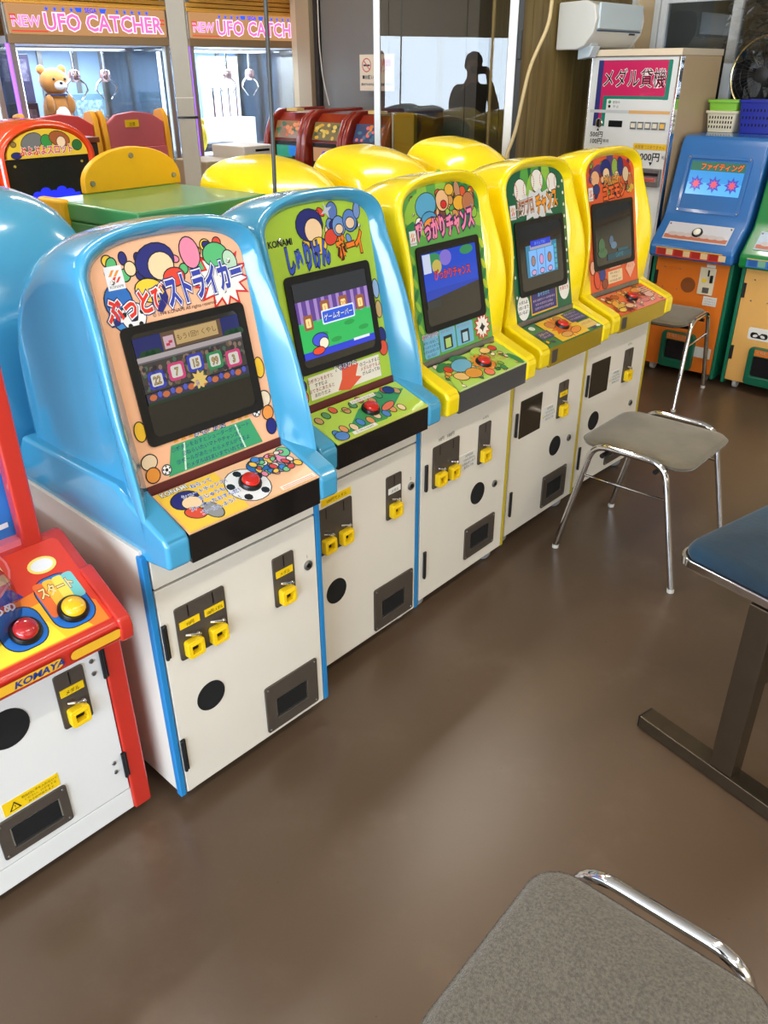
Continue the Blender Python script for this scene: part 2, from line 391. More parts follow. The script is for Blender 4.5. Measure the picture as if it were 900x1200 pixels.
# ------------------------------------------------------------------ small cabinet fittings
def lerp(tab, z):
    if z <= tab[0][0]: return tab[0][1]
    n = len(tab)
    for i in range(n-1):
        (a, b), (c, d) = tab[i], tab[i+1]
        if z <= c:
            h = c-a; t = (z-a)/h
            m0 = (d-tab[i-1][1])/(c-tab[i-1][0]) if i else (d-b)/h
            m1 = (tab[i+2][1]-b)/(tab[i+2][0]-a) if i+2 < n else (d-b)/h
            return (2*t**3-3*t*t+1)*b+(t**3-2*t*t+t)*h*m0+(-2*t**3+3*t*t)*d+(t**3-t*t)*h*m1
    return tab[-1][1]
def coin_plate(par, x0, z0, n, labels, tops=True, lab_mat=YEL_MECH, y=0.0, w=.061, h=.129):
    W = w*n
    pl = MB().prism(rrect(x0, z0, x0+W, z0+h, .006), 'y', y-.004, y).build('coin_plate', DARK_PLATE, par, bevel=.0012)
    for i in range(n):
        cx = x0+w*(i+.5)
        mb = MB(); mb.box((cx-.0012, y-.0046, z0+h-.03), (cx+.0012, y-.0039, z0+h-.002)); mb.build('insert_slot', BLACK, pl)
        if labels and labels[i]:
            MB().box((cx-.024, y-.0055, z0+.077), (cx+.024, y-.004, z0+.094)).build('label_strip', lab_mat, pl)
            a = Art((cx, y-.0055, z0+.0805), (1,0,0), (0,0,1)); a.text(labels[i], 0, 0, .011, (40, 34, 10), sx=.9 if len(labels[i]) < 5 else .62); a.build('label_lettering', pl)
        lv = MB(); lv.tube([(cx-.017, y-.010, z0+.064), (cx-.004, y-.014, z0+.06), (cx+.012, y-.013, z0+.052)], [.0025, .003, .004], 8)
        lv.ball((cx+.013, y-.010, z0+.051), .007, n=10, m=6); lv.build('reject_lever', CHROME, pl)
        yb = MB(); yb.ringprism(rrect(cx-.020, z0+.006, cx+.020, z0+.046, .006, 3), rrect(cx-.010, z0+.015, cx+.012, z0+.035, .003, 3), 'y', y-.020, y-.002)
        yb.box((cx-.014, y-.0225, z0+.036), (cx+.014, y-.018, z0+.041))
        yb.build('coin_slot', YEL_MECH, pl, bevel=.0015)
        MB().box((cx-.011, y-.0055, z0+.014), (cx+.013, y-.004, z0+.036)).build('slot_mouth', SHADE_BLK, pl)
    return pl
def return_tray(par, x0, z0, x1, z1, hx0, hz0, hx1, hz1, y=0.0):
    fr = MB().ringprism(rrect(x0, z0, x1, z1, .006, 3), rrect(hx0, hz0, hx1, hz1, .002, 3), 'y', y-.005, y).build('coin_return', DARK_PLATE, par, bevel=.001)
    m = MB(); m.box((hx0+.003, y-.0035, hz0+.003), (hx1-.003, y-.0025, hz1-.003)); m.build('return_pocket', SHADE_BLK, fr)
    MB().box((hx0, y-.0062, hz0-.003), (hx1, y-.004, hz0+.001)).build('tray_lip', STEEL, fr)
    for (sx, sz) in ((x0+.008, z0+.008), (x1-.008, z0+.008), (x0+.008, z1-.008), (x1-.008, z1-.008)):
        MB().lathe([(.0028, 0), (.0022, -.0015)], (sx, y-.005, sz), 'y', 10).build('screw', STEEL, fr)
    return fr
def speaker(par, x, z, r=.036, y=0.0):
    s = MB().lathe([(r, 0), (r, -.0015), (r-.003, -.0015), (r-.003, -.0005)], (x, y, z), 'y', 32).build('speaker_grille', MESHBLK, par)
    return s
def lock(par, x, z, r=.012, y=0.0):
    l = MB().lathe([(r, 0), (r, -.004), (r-.003, -.006), (r-.0045, -.006), (r-.0045, -.003)], (x, y, z), 'y', 20).build('lock', STEEL, par)
    MB().lathe([(r-.0065, -.003), (r-.0075, -.0065)], (x, y, z), 'y', 16).build('key_barrel', BLACK, l)
def hinge(par, x, z0, z1, y=0.0):
    h = MB(); h.box((x-.005, y-.006, z0), (x+.006, y, z1)); h.cyl((x-.003, y-.006, z0), (x-.003, y-.006, z1), .004, n=10); h.build('hinge', M('dark_hinge', (50, 50, 52), .35, metal=.6), par, bevel=.001)
def caster(par, x, y, zb, mat=None):
    c = MB(); c.lathe([(.012, -.011), (.0255, -.010), (.0265, -.006), (.0265, .006), (.0255, .010), (.012, .011)], (x, y, .0266), 'x', 20)
    o = c.build('caster', mat or GREY_RUB, par)
    f = MB(); f.box((x-.015, y-.012, .03), (x-.0125, y+.012, zb)); f.box((x+.0125, y-.012, .03), (x+.015, y+.012, zb)); f.box((x-.02, y-.02, zb-.004), (x+.02, y+.02, zb)); f.build('caster_fork', STEEL, o)

# ------------------------------------------------------------------ children's medal game cabinets
CW = .45; CX = .225; CD = .495
def panel_y(z): return .05 + .2*(z-.78)
YF_BLUE = [(.70, -.022), (.80, -.008), (.90, .016), (.98, .038), (1.07, .068), (1.14, .094), (1.23, .108)]
YF_YEL = [(.70, .058), (.76, .054), (.80, .050), (.86, .045), (.93, .045), (1.0, .056), (1.07, .078), (1.14, .102), (1.23, .113)]
def arch(a, zs, r, z0, yfun, n=2.6, ns=14, nt=28, ins=0.0, fl=0.0):
    pts = []
    for k in range(ns): pts.append((-a, z0+(zs-z0)*k/ns))
    for k in range(nt+1):
        t = math.pi - math.pi*k/nt; c, s = math.cos(t), math.sin(t)
        pts.append((a*math.copysign(abs(c)**(2/n), c), zs + r*abs(s)**(2/n)))
    for k in range(ns): pts.append((a, zs-(zs-z0)*(k+1)/ns))
    def sx(x, z):
        if fl: t = min(1, max(0, (zs+.01-z)/.26)); x += math.copysign(fl*t*t*(3-2*t), x)*min(1, abs(x)/a/.8)
        if not ins or abs(x) < a*.8: return x
        t = min(1, max(0, (zs+.012-z)/.02)); return x - math.copysign(ins*t, x)
    return [(CX+sx(x, z), yfun(z), z) for x, z in pts]
def hood_mesh(yf):
    F = lambda z: lerp(yf, z)
    m = MB()
    rings = [arch(.163, 1.135, .064, .745, panel_y),
             arch(.1635, 1.135, .0645, .735, lambda z: panel_y(z)*.96+F(z)*.04),
             arch(.182, 1.139, .078, .715, lambda z: panel_y(z)*.10+F(z)*.90, fl=.020),
             arch(.185, 1.1395, .081, .70, lambda z: F(z)+.0012, fl=.021),
             arch(.189, 1.140, .084, .70, lambda z: F(z), fl=.021),
             arch(.1935, 1.140, .087, .70, lambda z: F(z)+.0035, fl=.020),
             arch(.1965, 1.140, .089, .70, lambda z: F(z)+.014, fl=.017),
             arch(.198, 1.138, .090, .70, lambda z: F(z)*.8+.2*.2, ins=.001, fl=.010), arch(.199, 1.136, .0905, .70, lambda z: F(z)*.62+.2*.38, ins=.006),
             arch(.200, 1.128, .093, .70, lambda z: .20, ins=.006),
             arch(.200, 1.108, .099, .70, lambda z: .26, ins=.006),
             arch(.199, 1.072, .108, .70, lambda z: .32, ins=.005),
             arch(.196, 1.015, .118, .70, lambda z: .375, ins=.003),
             arch(.190, .95, .125, .70, lambda z: .42),
             arch(.180, .85, .12, .70, lambda z: .455),
             arch(.165, .76, .10, .70, lambda z: .478),
             arch(.13, .71, .06, .70, lambda z: .490)]
    m.loft(rings)
    m.add(rings[-1], [tuple(range(len(rings[-1])))])
    return m
def make_cabinet(i, x, y, a, hoodmat, trim, yf, label, group, fascia, cfg):
    t = thing('medal_game_cabinet', label, 'arcade game', (x, y, 0), a, group)
    yellow = hoodmat is YEL_PL; zb = .056 if yellow else .045
    body = MB().box((.004, .012, zb), (CW-.004, CD, .672)).build('body', WHITE_LAM, t, bevel=.002)
    for x0 in ((0, CW-.015) if not yellow else (CW-.015,)):
        MB().box((x0, 0, zb-.004), (x0+.015, .018, .664)).build('corner_trim', trim, t, bevel=.003)
    zt = .581 if not yellow else .655
    door = MB().box((.018 if not yellow else .003, 0, zb), (CW-.018, .014, zt)).build('front_door', WHITE_LAM, t, bevel=.0015)
    if not yellow: MB().box((.018, .007, .579), (CW-.018, .0125, .587)).build('door_gap', SHADE_BLK, t)  # black strip behind the seam stands in for its shade
    if not yellow: MB().box((.018, 0, .586), (CW-.018, .014, .668)).build('upper_rail', WHITE_LAM, t, bevel=.0015)
    for (cx, cy) in ((.045, .05), (CW-.045, .05), (.045, CD-.05), (CW-.045, CD-.05)): caster(t, cx, cy, zb+.002)
    hood = hood_mesh(yf).build('hood', hoodmat, t, angle=60)
    # console skirt: two arms that run back along the sides
    prof = [(-.078, .662), (-.080, .712), (-.070, .727), (.034, .766), (.075, .788), (.45, .778), (.49, .72), (.497, .615), (.30, .622), (.0, .650)]
    for s in (-1, 1):
        xo, xi = CX+s*.2135, CX+s*.1615
        arm = MB(); arm.prism(prof, 'x', min(xo, xi), max(xo, xi)); arm.build('console_arm', hoodmat, t, bevel=.011, seg=3)
    MB().prism([(-.0755, .657), (-.0755, .7175), (.05, .758), (.05, .657)], 'x', CX-.1612, CX+.1612).build('control_box', fascia, t, bevel=.0015)
    # control plate
    U = Vector((0, .11, .038)).normalized(); N = Vector((1,0,0)).cross(U)
    O = Vector((CX, -.0762, .7182))
    cp = MB(); b0 = [O+Vector((sx*.1608, 0, 0))+U*t_ for sx, t_ in ((-1, 0), (1, 0), (1, .118), (-1, .118))]
    cp.add([p for p in b0]+[p+N*.0022 for p in b0], [(0,3,2,1),(4,5,6,7),(0,1,5,4),(1,2,6,5),(2,3,7,6),(3,0,4,7)])
    plate = cp.build('control_plate', ink(cfg['plate']), t)
    art = Art(O+N*.0023, (1,0,0), U); cfg['ctl'](art); art.build('printed_artwork', plate)
    bx, by = cfg['btn']; bc = O+Vector((bx, 0, 0))+U*by+N*.0022
    rot = Matrix((Vector((1,0,0)), U, N)).transposed().to_4x4(); rot.translation = bc
    bt = MB().lathe([(.0235, 0), (.0235, .006), (.021, .010), (.0185, .010)], n=28).build('button_bezel', BLACK, plate, mw=rot)
    MB().lathe([(.0182, .004), (.0182, .013), (.0165, .0165), (.010, .0185), (.001, .019)], n=28).build('push_button', RED_BTN, plate, mw=rot)
    # marquee and screen panel
    PU = Vector((0, .2, 1)).normalized(); PN = Vector((1,0,0)).cross(PU); PO = Vector((CX, panel_y(.757), .757))
    outl = arch(.1628, 1.135, .0635, .757, panel_y)
    pm = MB(); pm.loft([outl, [(p[0], p[1]+.004, p[2]) for p in outl]]); pm.add(outl, [tuple(range(len(outl)))])
    pan = pm.build('game_panel', ink(cfg['panel']), t, smooth=False)
    art = Art(PO, (1,0,0), PU); cfg['art'](art); art.build('printed_artwork', pan)
    # lower strip
    st = MB(); q = [PO+Vector((sx*.1625, 0, 0))+PU*tt+PN*.001 for sx, tt in ((-1, -.004), (1, -.004), (1, .016), (-1, .016))]
    st.add(q+[p+PN*.003 for p in q], [(0,3,2,1),(4,5,6,7),(0,1,5,4),(1,2,6,5),(2,3,7,6),(3,0,4,7)]); st.build('glass_retainer', STEEL if yellow else MAROON, t)
    for sx in (-.10, .10):
        for tt, l in ((.40, pan),):
            m4 = rot.copy(); 
            mm = Matrix((Vector((1,0,0)), PU, PN)).transposed().to_4x4(); mm.translation = PO+Vector((sx*1.25, 0, 0))+PU*.385+PN*.002
            MB().lathe([(.0045, 0), (.004, .002), (.001, .003)], n=12).build('screw', CHROME, pan, mw=mm)
    # monitor: dark bezel, curved tube face and picture
    bz = MB(); outer = rrect(-.137, .085, .137, .306, .012, 4); inner = rrect(-.120, .100, .120, .292, .012, 4)
    def PP(p, d): return PO+Vector((p[0], 0, 0))+PU*p[1]+PN*d
    bz.loft([[PP(p, .002) for p in outer], [PP(p, .0055) for p in outer], [PP(p, .0045) for p in inner], [PP(p, .003) for p in inner]], True)
    scr = bz.build('screen_bezel', BLACK, t, smooth=False)
    g = MB(); n = 12; rows = []
    for r_ in range(n+1):
        row = []
        for c_ in range(n+1):
            u_, v_ = -1+2*c_/n, -1+2*r_/n; row.append(PP((u_*.122, .196+v_*.098), .0031+.0012*(1-.5*(u_*u_+v_*v_))))
        rows.append(row)
    g.loft(rows); tube = g.build('picture_tube', M('unlit_crt', (34, 34, 32), .08, coat=.8), t)
    pic = Art(PO+PN*.0044+PU*.196, (1,0,0), PU, emit=cfg.get('emit', .8), step=.00006); cfg['screen'](pic); pic.build('screen_image', tube)
    # front door fittings
    for kind, *ar in cfg['door']:
        if kind == 'coin': coin_plate(door, *ar)
        elif kind == 'ret': return_tray(door, *ar)
        elif kind == 'spk': speaker(door, *ar)
        elif kind == 'lock': lock(door, *ar)
        elif kind == 'blank': MB().prism(rrect(ar[0], ar[1], ar[2], ar[3], .004), 'y', -.003, 0).build('blank_plate', M('mirror_bronze', (86, 78, 68), .12, metal=.8), door, bevel=.001)
        elif kind == 'note':
            nt_ = MB().box((ar[0], -.001, ar[1]), (ar[2], 0, ar[3])).build('paper_notice', M('notice_paper', (222, 220, 214), .6), door)
            a_ = Art((ar[0], -.001, ar[1]), (1,0,0), (0,0,1)); ww_ = ar[2]-ar[0]; hh = ar[3]-ar[1]
            for kk, line in enumerate(('10円玉は', 'つかえません', 'メダルをいれて', 'あそんでね')):
                a_.text(line, ww_*.55, hh*(.78-.23*kk), hh*.19, (60, 60, 64))
            a_.poly([(.002, hh*.3), (.010, hh*.3), (.006, hh*.62)], (230, 200, 30)); a_.build('notice_lettering', nt_)
        elif kind == 'txt':
            a_ = Art((ar[1], 0, ar[2]), (1,0,0), (0,0,1)); a_.text(ar[0], 0, 0, ar[3], (60, 58, 56)); a_.build('door_lettering', door)
        elif kind == 'sticker':
            s_ = MB().box((ar[0], -.001, ar[1]), (ar[2], 0, ar[3])).build('yellow_sticker', YEL_MECH, door)
            a_ = Art((ar[0], -.001, ar[1]), (1,0,0), (0,0,1)); a_.text(ar[4], (ar[2]-ar[0])/2, (ar[3]-ar[1])*.3, (ar[3]-ar[1])*.55, (70, 50, 10)); a_.build('sticker_lettering', s_)
    hz = ((.419, .50), (.113, .199)) if not yellow else ((.42, .5), (.13, .22))
    for z0, z1 in hz: hinge(door, .0225, z0, z1)
    if yellow and fascia is FASC_REFL:
        MB().box((CX-.150, -.0768, .668), (CX-.118, -.0755, .708)).build('fascia_emblem', DARK_PLATE, t, bevel=.001)  # small dark block at the left end of the fascia
    return t

def ball_motif(a, x, y, r):
    a.poly(ell(x, y, r+.002), (20, 20, 24)); a.poly(ell(x, y, r), (240, 240, 240))
    a.poly(star(x, y, r*.42, r*.36, 5), (20, 20, 24))
    a.polys([ell(x+r*.78*math.cos(R(90+72*k)), y+r*.78*math.sin(R(90+72*k)), r*.2, n=8) for k in range(5)], (20, 20, 24))
def logo(a, x, y, h=.032, w=.028):
    a.poly(rect(x-w/2, y-h/2, x+w/2, y+h/2), (236, 236, 240))
    a.polys([[(x-w*.34, y+h*.08), (x-w*.10, y+h*.34), (x+w*.06, y+h*.34), (x-w*.18, y+h*.08)], [(x-w*.06, y+h*.06), (x+w*.18, y+h*.30), (x+w*.34, y+h*.30), (x+w*.10, y+h*.06)]], (240, 150, 40))
    a.polys([[(x-w*.30, y-h*.22), (x-w*.06, y+h*.04), (x+w*.10, y+h*.04), (x-w*.14, y-h*.22)], [(x, y-h*.2), (x+w*.22, y+h*.02), (x+w*.36, y+h*.02), (x+w*.14, y-h*.2)]], (222, 60, 40))
    a.text('KONAMI', x, y-h*.42, h*.17, (60, 60, 70))
def blobs(a, lst):
    # soft rounded shapes with a dark contour
    for (x, y, rx, ry, rot, c) in lst:
        a.poly(ell(x, y, rx+.0022, ry+.0022, 18, rot), (24, 22, 30)); a.poly(ell(x, y, rx, ry, 18, rot), c)
def clutter(a, x0, y0, x1, y1, cols, n, seed, r0=.005, r1=.012):
    rnd = random.Random(seed)
    for k in range(n):
        x, y = rnd.uniform(x0, x1), rnd.uniform(y0, y1)
        if y > .30 and abs(x) > .155-(max(0, y-.40)*1.2): continue
        blobs(a, [(x, y, rnd.uniform(r0, r1), rnd.uniform(r0, r1), rnd.uniform(0, 180), cols[k % len(cols)])])
def leaves(a, pts, c, c2):
    for k, (x, y, r, rot) in enumerate(pts): a.poly(ell(x, y, r, r*.45, 14, rot), c if k % 2 else c2)

NAVY = (34, 40, 120); RED = (214, 40, 34); WHT = (244, 242, 236); GRN = (40, 130, 70)
# --- cabinet one: football
def art1(a):
    clutter(a, -.13, .375, .14, .43, [NAVY, (248, 206, 60), (244, 140, 170), (90, 190, 120), (250, 214, 170), (226, 70, 50)], 26, 1)
    a.poly(star(.105, .355, .062, .040, 13, 20, 1.1), RED); a.poly(star(.105, .355, .052, .034, 13, 20, 1.1), WHT)
    blobs(a, [(-.032, .408, .040, .030, 10, NAVY), (-.022, .398, .026, .024, 0, (250, 214, 170)), (.044, .412, .020, .028, 10, (244, 140, 170)), (.100, .400, .028, .022, -10, (90, 190, 120)), (.13, .385, .014, .02, 20, (190, 220, 190)), (-.122, .352, .026, .030, 0, (40, 110, 190)), (-.12, .32, .02, .018, 30, (60, 140, 210)), (-.055, .36, .03, .02, -15, (248, 206, 60)), (.0, .375, .022, .016, 0, (230, 70, 50))])
    logo(a, -.118, .392, .040, .034)
    ball_motif(a, -.100, .322, .024)
    a.text('ぶっとび', -.086, .324, .046, (226, 50, 40), WHT, .05, sx=.68, rot=5, bold=.04, ol2=NAVY)
    a.text('ストライカー', .066, .334, .060, (52, 66, 170), WHT, .04, sx=.50, rot=5, bold=.04, ol2=NAVY)
    a.text('© 1994 KONAMI All rights reserved.', .01, .313, .0095, (50, 40, 60))
    blobs(a, [(-.146, .12, .011, .018, 0, (244, 196, 50)), (-.144, .06, .016, .014, 0, (238, 214, 180)), (-.143, .034, .014, .014, 0, (234, 150, 60)), (.147, .17, .011, .020, 0, (244, 196, 50)), (.143, .105, .016, .016, 0, (240, 220, 190)), (.146, .075, .013, .014, 0, (236, 150, 70)), (.148, .045, .012, .016, 0, NAVY)])
    a.poly([(-.112, .020), (.118, .020), (.098, .076), (-.092, .076)], (60, 160, 110)); a.polys([[(-.075, .022), (-.071, .022), (-.061, .074), (-.065, .074)], [(.071, .022), (.075, .022), (.062, .074), (.058, .074)]], (200, 230, 210))
    a.text('あそびかた', 0, .0775, .015, WHT, NAVY, .10)
    for k, l in enumerate(('①ボタンをおすとシューターがシュート', '②ねらいたいマトやチャンス！', '③ボールがあたったらメダルがでるよ', '④メダルは5まいまでいれてね')): a.text(l, 0, .0635-.013*k, .0105, NAVY if k % 2 else (20, 70, 120), bold=.01)
    ball_motif(a, .118, .084, .009); ball_motif(a, -.113, .035, .009)
    a.polys([[(-.085+.017*k, .080), (-.073+.017*k, .080), (-.079+.017*k, .089)] for k in (0, 1, 2, 8, 9, 10)], (226, 160, 40))
def ctl1(a):
    a.poly([(-.158, .002), (-.02, .002), (-.02, .116), (-.158, .116)], (252, 206, 70))
    ball_motif(a, .016, .054, .046)
    blobs(a, [(-.115, .078, .030, .022, 10, NAVY), (-.108, .066, .020, .016, 0, (250, 214, 170)), (-.118, .040, .020, .014, -30, (226, 80, 50)), (-.085, .03, .016, .022, 10, (150, 150, 150)), (.075, .09, .03, .02, 0, (40, 110, 190)), (.105, .07, .016, .02, 30, (150, 150, 150)), (.11, .095, .018, .014, 0, (250, 200, 60)), (.13, .085, .014, .016, 0, (244, 140, 170)), (.145, .1, .014, .014, 0, (120, 200, 130))])
    clutter(a, .06, .05, .15, .11, [(60, 130, 210), (244, 140, 170), (250, 200, 60), (120, 200, 130), (226, 70, 50), (246, 226, 200)], 30, 9, .004, .009)
    a.text('KONAMI', -.120, .104, .015, WHT, (20, 20, 40), .06, bold=.03)
    for k, l in enumerate(('ねらって', 'シュートチャンス！', 'まじゅうも', 'スーパーたおすんだ！', 'ゴールしよう！！')): a.text(l, -.062, .098-.0175*k, .0125, (30, 90, 190), WHT, .06, bold=.02)
    a.poly(rect(.065, .004, .155, .016), (250, 226, 206)); a.polys([rect(.07, .0065+.004*k, .150, .008+.004*k) for k in range(2)], (210, 90, 70))
    a.poly(rect(-.158, 0, .158, .002), (230, 190, 110))
def scr1(a):
    a.poly(rect(-.118, -.012, .118, .088), (70, 66, 62)); 
    a.polys([rect(-.118, .055, -.06, .088), rect(.075, .055, .118, .088)], (30, 40, 110))
    a.polys([ell(-.10+.012*k, .056, .012, .008, 8) for k in range(3)]+[ell(.09+.012*k, .056, .012, .008, 8) for k in range(3)], (24, 70, 40))
    a.poly(rect(-.060, .055, .075, .088), (110, 84, 60)); a.poly(rect(-.03, .060, .066, .086), (214, 180, 120))
    a.text('もう1回!! くやし', .018, .068, .0125, (90, 56, 30)); a.poly(rect(-.056, .057, -.034, .080), (226, 190, 200)); a.polys([rect(-.052+.006*k, .062+.004*k, -.044+.006*k, .067+.004*k) for k in range(2)], (210, 60, 90))
    a.poly(rect(-.118, .044, .118, .053), (190, 180, 180)); a.poly(rect(-.118, .041, .118, .044), (110, 104, 110))
    rnd = random.Random(3)
    for c in ((120, 100, 80), (84, 112, 90), (150, 122, 104), (60, 52, 60)):
        a.polys([ell(rnd.uniform(-.115, .115), rnd.uniform(-.008, .038), .0045, .005, 6) for _ in range(46)], c)
    for k, (nm, c) in enumerate((('22', (60, 70, 190)), ('7', (226, 70, 130)), ('15', (60, 70, 190)), ('99', (50, 150, 90)), ('3', (226, 70, 130)))):
        x = -.088+.044*k; yy = .006+.012*(1-abs(k-2)/2)
        a.poly(rrect(x-.018, yy-.015, x+.018, yy+.018, .006, 3), c); a.poly(rrect(x-.012, yy-.010, x+.012, yy+.013, .004, 3), (236, 232, 220)); a.text(nm, x, yy-.006, .020, (220, 180, 90), (40, 34, 40), .05, sx=.8)
    a.poly(rect(-.118, -.030, .118, -.014), (64, 60, 90)); a.polys([ell(-.105+.028*k, -.022, .008, .006, 8) for k in range(8)], (220, 120, 70)); a.polys([ell(-.09+.028*k, -.019, .005, .006, 8) for k in range(8)], (90, 100, 210))
    a.poly(star(.0, -.014, .02, .012, 9), (250, 214, 120)); a.poly(rect(-.118, -.036, .118, -.030), (36, 60, 40))
# --- cabinet two: shuriken
def art2(a):
    clutter(a, -.06, .36, .14, .43, [NAVY, (248, 206, 60), (110, 150, 210), (250, 214, 170), (226, 70, 50)], 26, 2)
    blobs(a, [(-.03, .405, .040, .034, 0, NAVY), (-.02, .392, .026, .026, 0, (250, 214, 170)), (-.012, .358, .024, .018, 0, (248, 206, 60)), (.030, .372, .020, .016, 20, (226, 70, 50)), (.045, .428, .016, .018, 0, (90, 120, 190)), (.060, .392, .020, .022, 0, (110, 150, 210)), (.098, .400, .022, .024, 0, (90, 130, 200)), (.098, .395, .014, .012, 0, (240, 206, 170)), (.06, .386, .012, .010, 0, (240, 206, 170)), (.125, .42, .01, .018, -10, (120, 150, 210))])
    a.poly(star(.028, .43, .02, .006, 4, 20), (200, 204, 210))
    a.text('KONAMI', -.124, .372, .020, (24, 24, 34), sx=.9, bold=.02)
    a.text('しゅりけん', -.050, .318, .062, (60, 90, 200), (20, 24, 80), .05, sx=.44, rot=2, bold=.045)
    a.text('ボーイ', .090, .326, .056, (244, 130, 30), (90, 30, 10), .05, sx=.55, rot=5, bold=.045)
    blobs(a, [(-.150, .16, .008, .018, 0, (90, 130, 200)), (.150, .235, .010, .022, 0, (150, 180, 220)), (.150, .185, .010, .02, 0, (200, 170, 110)), (.146, .12, .014, .020, 0, NAVY), (.146, .09, .014, .018, 0, (226, 80, 50)), (-.142, .09, .013, .016, 0, (70, 130, 80)), (-.142, .062, .016, .016, 0, NAVY), (-.142, .036, .016, .016, 0, (226, 80, 50))])
    a.poly([(-.118, .024), (.124, .024), (.124, .078), (-.118, .078)], (236, 232, 222))
    a.poly([(-.03, .026), (.01, .018), (.055, .040), (.035, .046), (.05, .074), (-.005, .078), (-.012, .05)], (230, 90, 60))
    a.text('あそびかた', .005, .073, .016, WHT, NAVY, .12)
    for k, l in enumerate(('①ボタンをおすと', 'すすむよ', '②てきにあたると', 'おわりだよ')): a.text(l, -.080, .064-.0115*k, .0105, (150, 50, 40) if k % 2 == 0 else (40, 40, 40), bold=.012)
    for k, l in enumerate(('③ゴールすると', 'メダルがでるよ', 'がんばってね')): a.text(l, .090, .064-.0115*k, .0105, (170, 50, 40) if k == 1 else (40, 40, 40), bold=.012)
def ctl2(a):
    a.poly([(-.11, .02), (.02, .014), (.155, .085), (.10, .112), (-.02, .075)], (60, 150, 80))
    rnd = random.Random(5)
    for k in range(9): blobs(a, [(-.135+.028*k, .030+.006*(k % 2), .009, .012, 0, ((80, 130, 200), (226, 150, 80), (240, 206, 160))[k % 3])])
    for k in range(10): blobs(a, [(-.14+.030*k, .086+.008*(k % 3), .009, .011, 0, ((200, 150, 90), (90, 150, 90), (226, 90, 50))[k % 3])])
    blobs(a, [(.112, .098, .016, .013, 0, NAVY), (-.13, .018, .018, .014, 0, (80, 130, 200)), (.06, .05, .026, .009, 15, (234, 110, 60))])
    a.poly(rect(-.02, .096, .065, .108), (240, 238, 226)); a.text('メダルは5まいまではいるよ', .022, .0985, .0075, (90, 60, 40)); a.poly(rect(-.10, .006, -.02, .017), (240, 238, 226)); a.text('© 1993 KONAMI', -.06, .009, .008, (90, 60, 40)); a.text('KONAMI', -.05, .085, .009, (24, 24, 34))
    a.poly(rect(-.158, 0, .158, .002), (230, 190, 110))
def scr2(a):
    a.poly(rect(-.118, .052, .118, .092), (46, 48, 50)); a.poly(rect(-.118, -.005, .118, .052), (96, 66, 140)); a.polys([rect(-.11+.024*k, .0, -.10+.024*k, .052) for k in range(10)], (160, 130, 190))
    a.poly(rect(-.118, -.062, .118, .004), (44, 178, 88)); a.polys([ell(x, y, .018, .006, 10) for x, y in ((-.05, -.03), (.04, -.02), (.085, -.04), (-.01, -.05))], (32, 150, 70))
    for x, y in ((-.088, .002), (.086, .018), (.03, .026), (-.03, .026)):
        a.poly(rrect(x-.014, y-.016, x+.014, y+.018, .004, 3), (150, 90, 60)); a.poly(rrect(x-.008, y-.010, x+.008, y+.010, .003, 3), (240, 214, 140)); a.text('1' if x < 0 or x > .05 else '20', x, y-.006, .016, (210, 60, 40))
    a.poly(rrect(-.045, -.010, .062, .022, .003, 2), (220, 232, 255)); a.poly(rrect(-.042, -.007, .059, .019, .003, 2), (50, 90, 210)); a.text('ゲームオーバー', .0085, -.001, .0165, (250, 250, 240), (30, 40, 110), .05, sx=.82)
    a.poly(rect(-.118, -.078, .118, -.062), (40, 60, 200)); a.poly(rect(.045, -.066, .10, -.060), (220, 226, 240))
    blobs(a, [(-.062, -.040, .024, .014, 0, (60, 80, 210)), (-.052, -.05, .014, .012, 0, (246, 226, 200)), (-.072, -.064, .018, .008, 0, (226, 70, 40))])
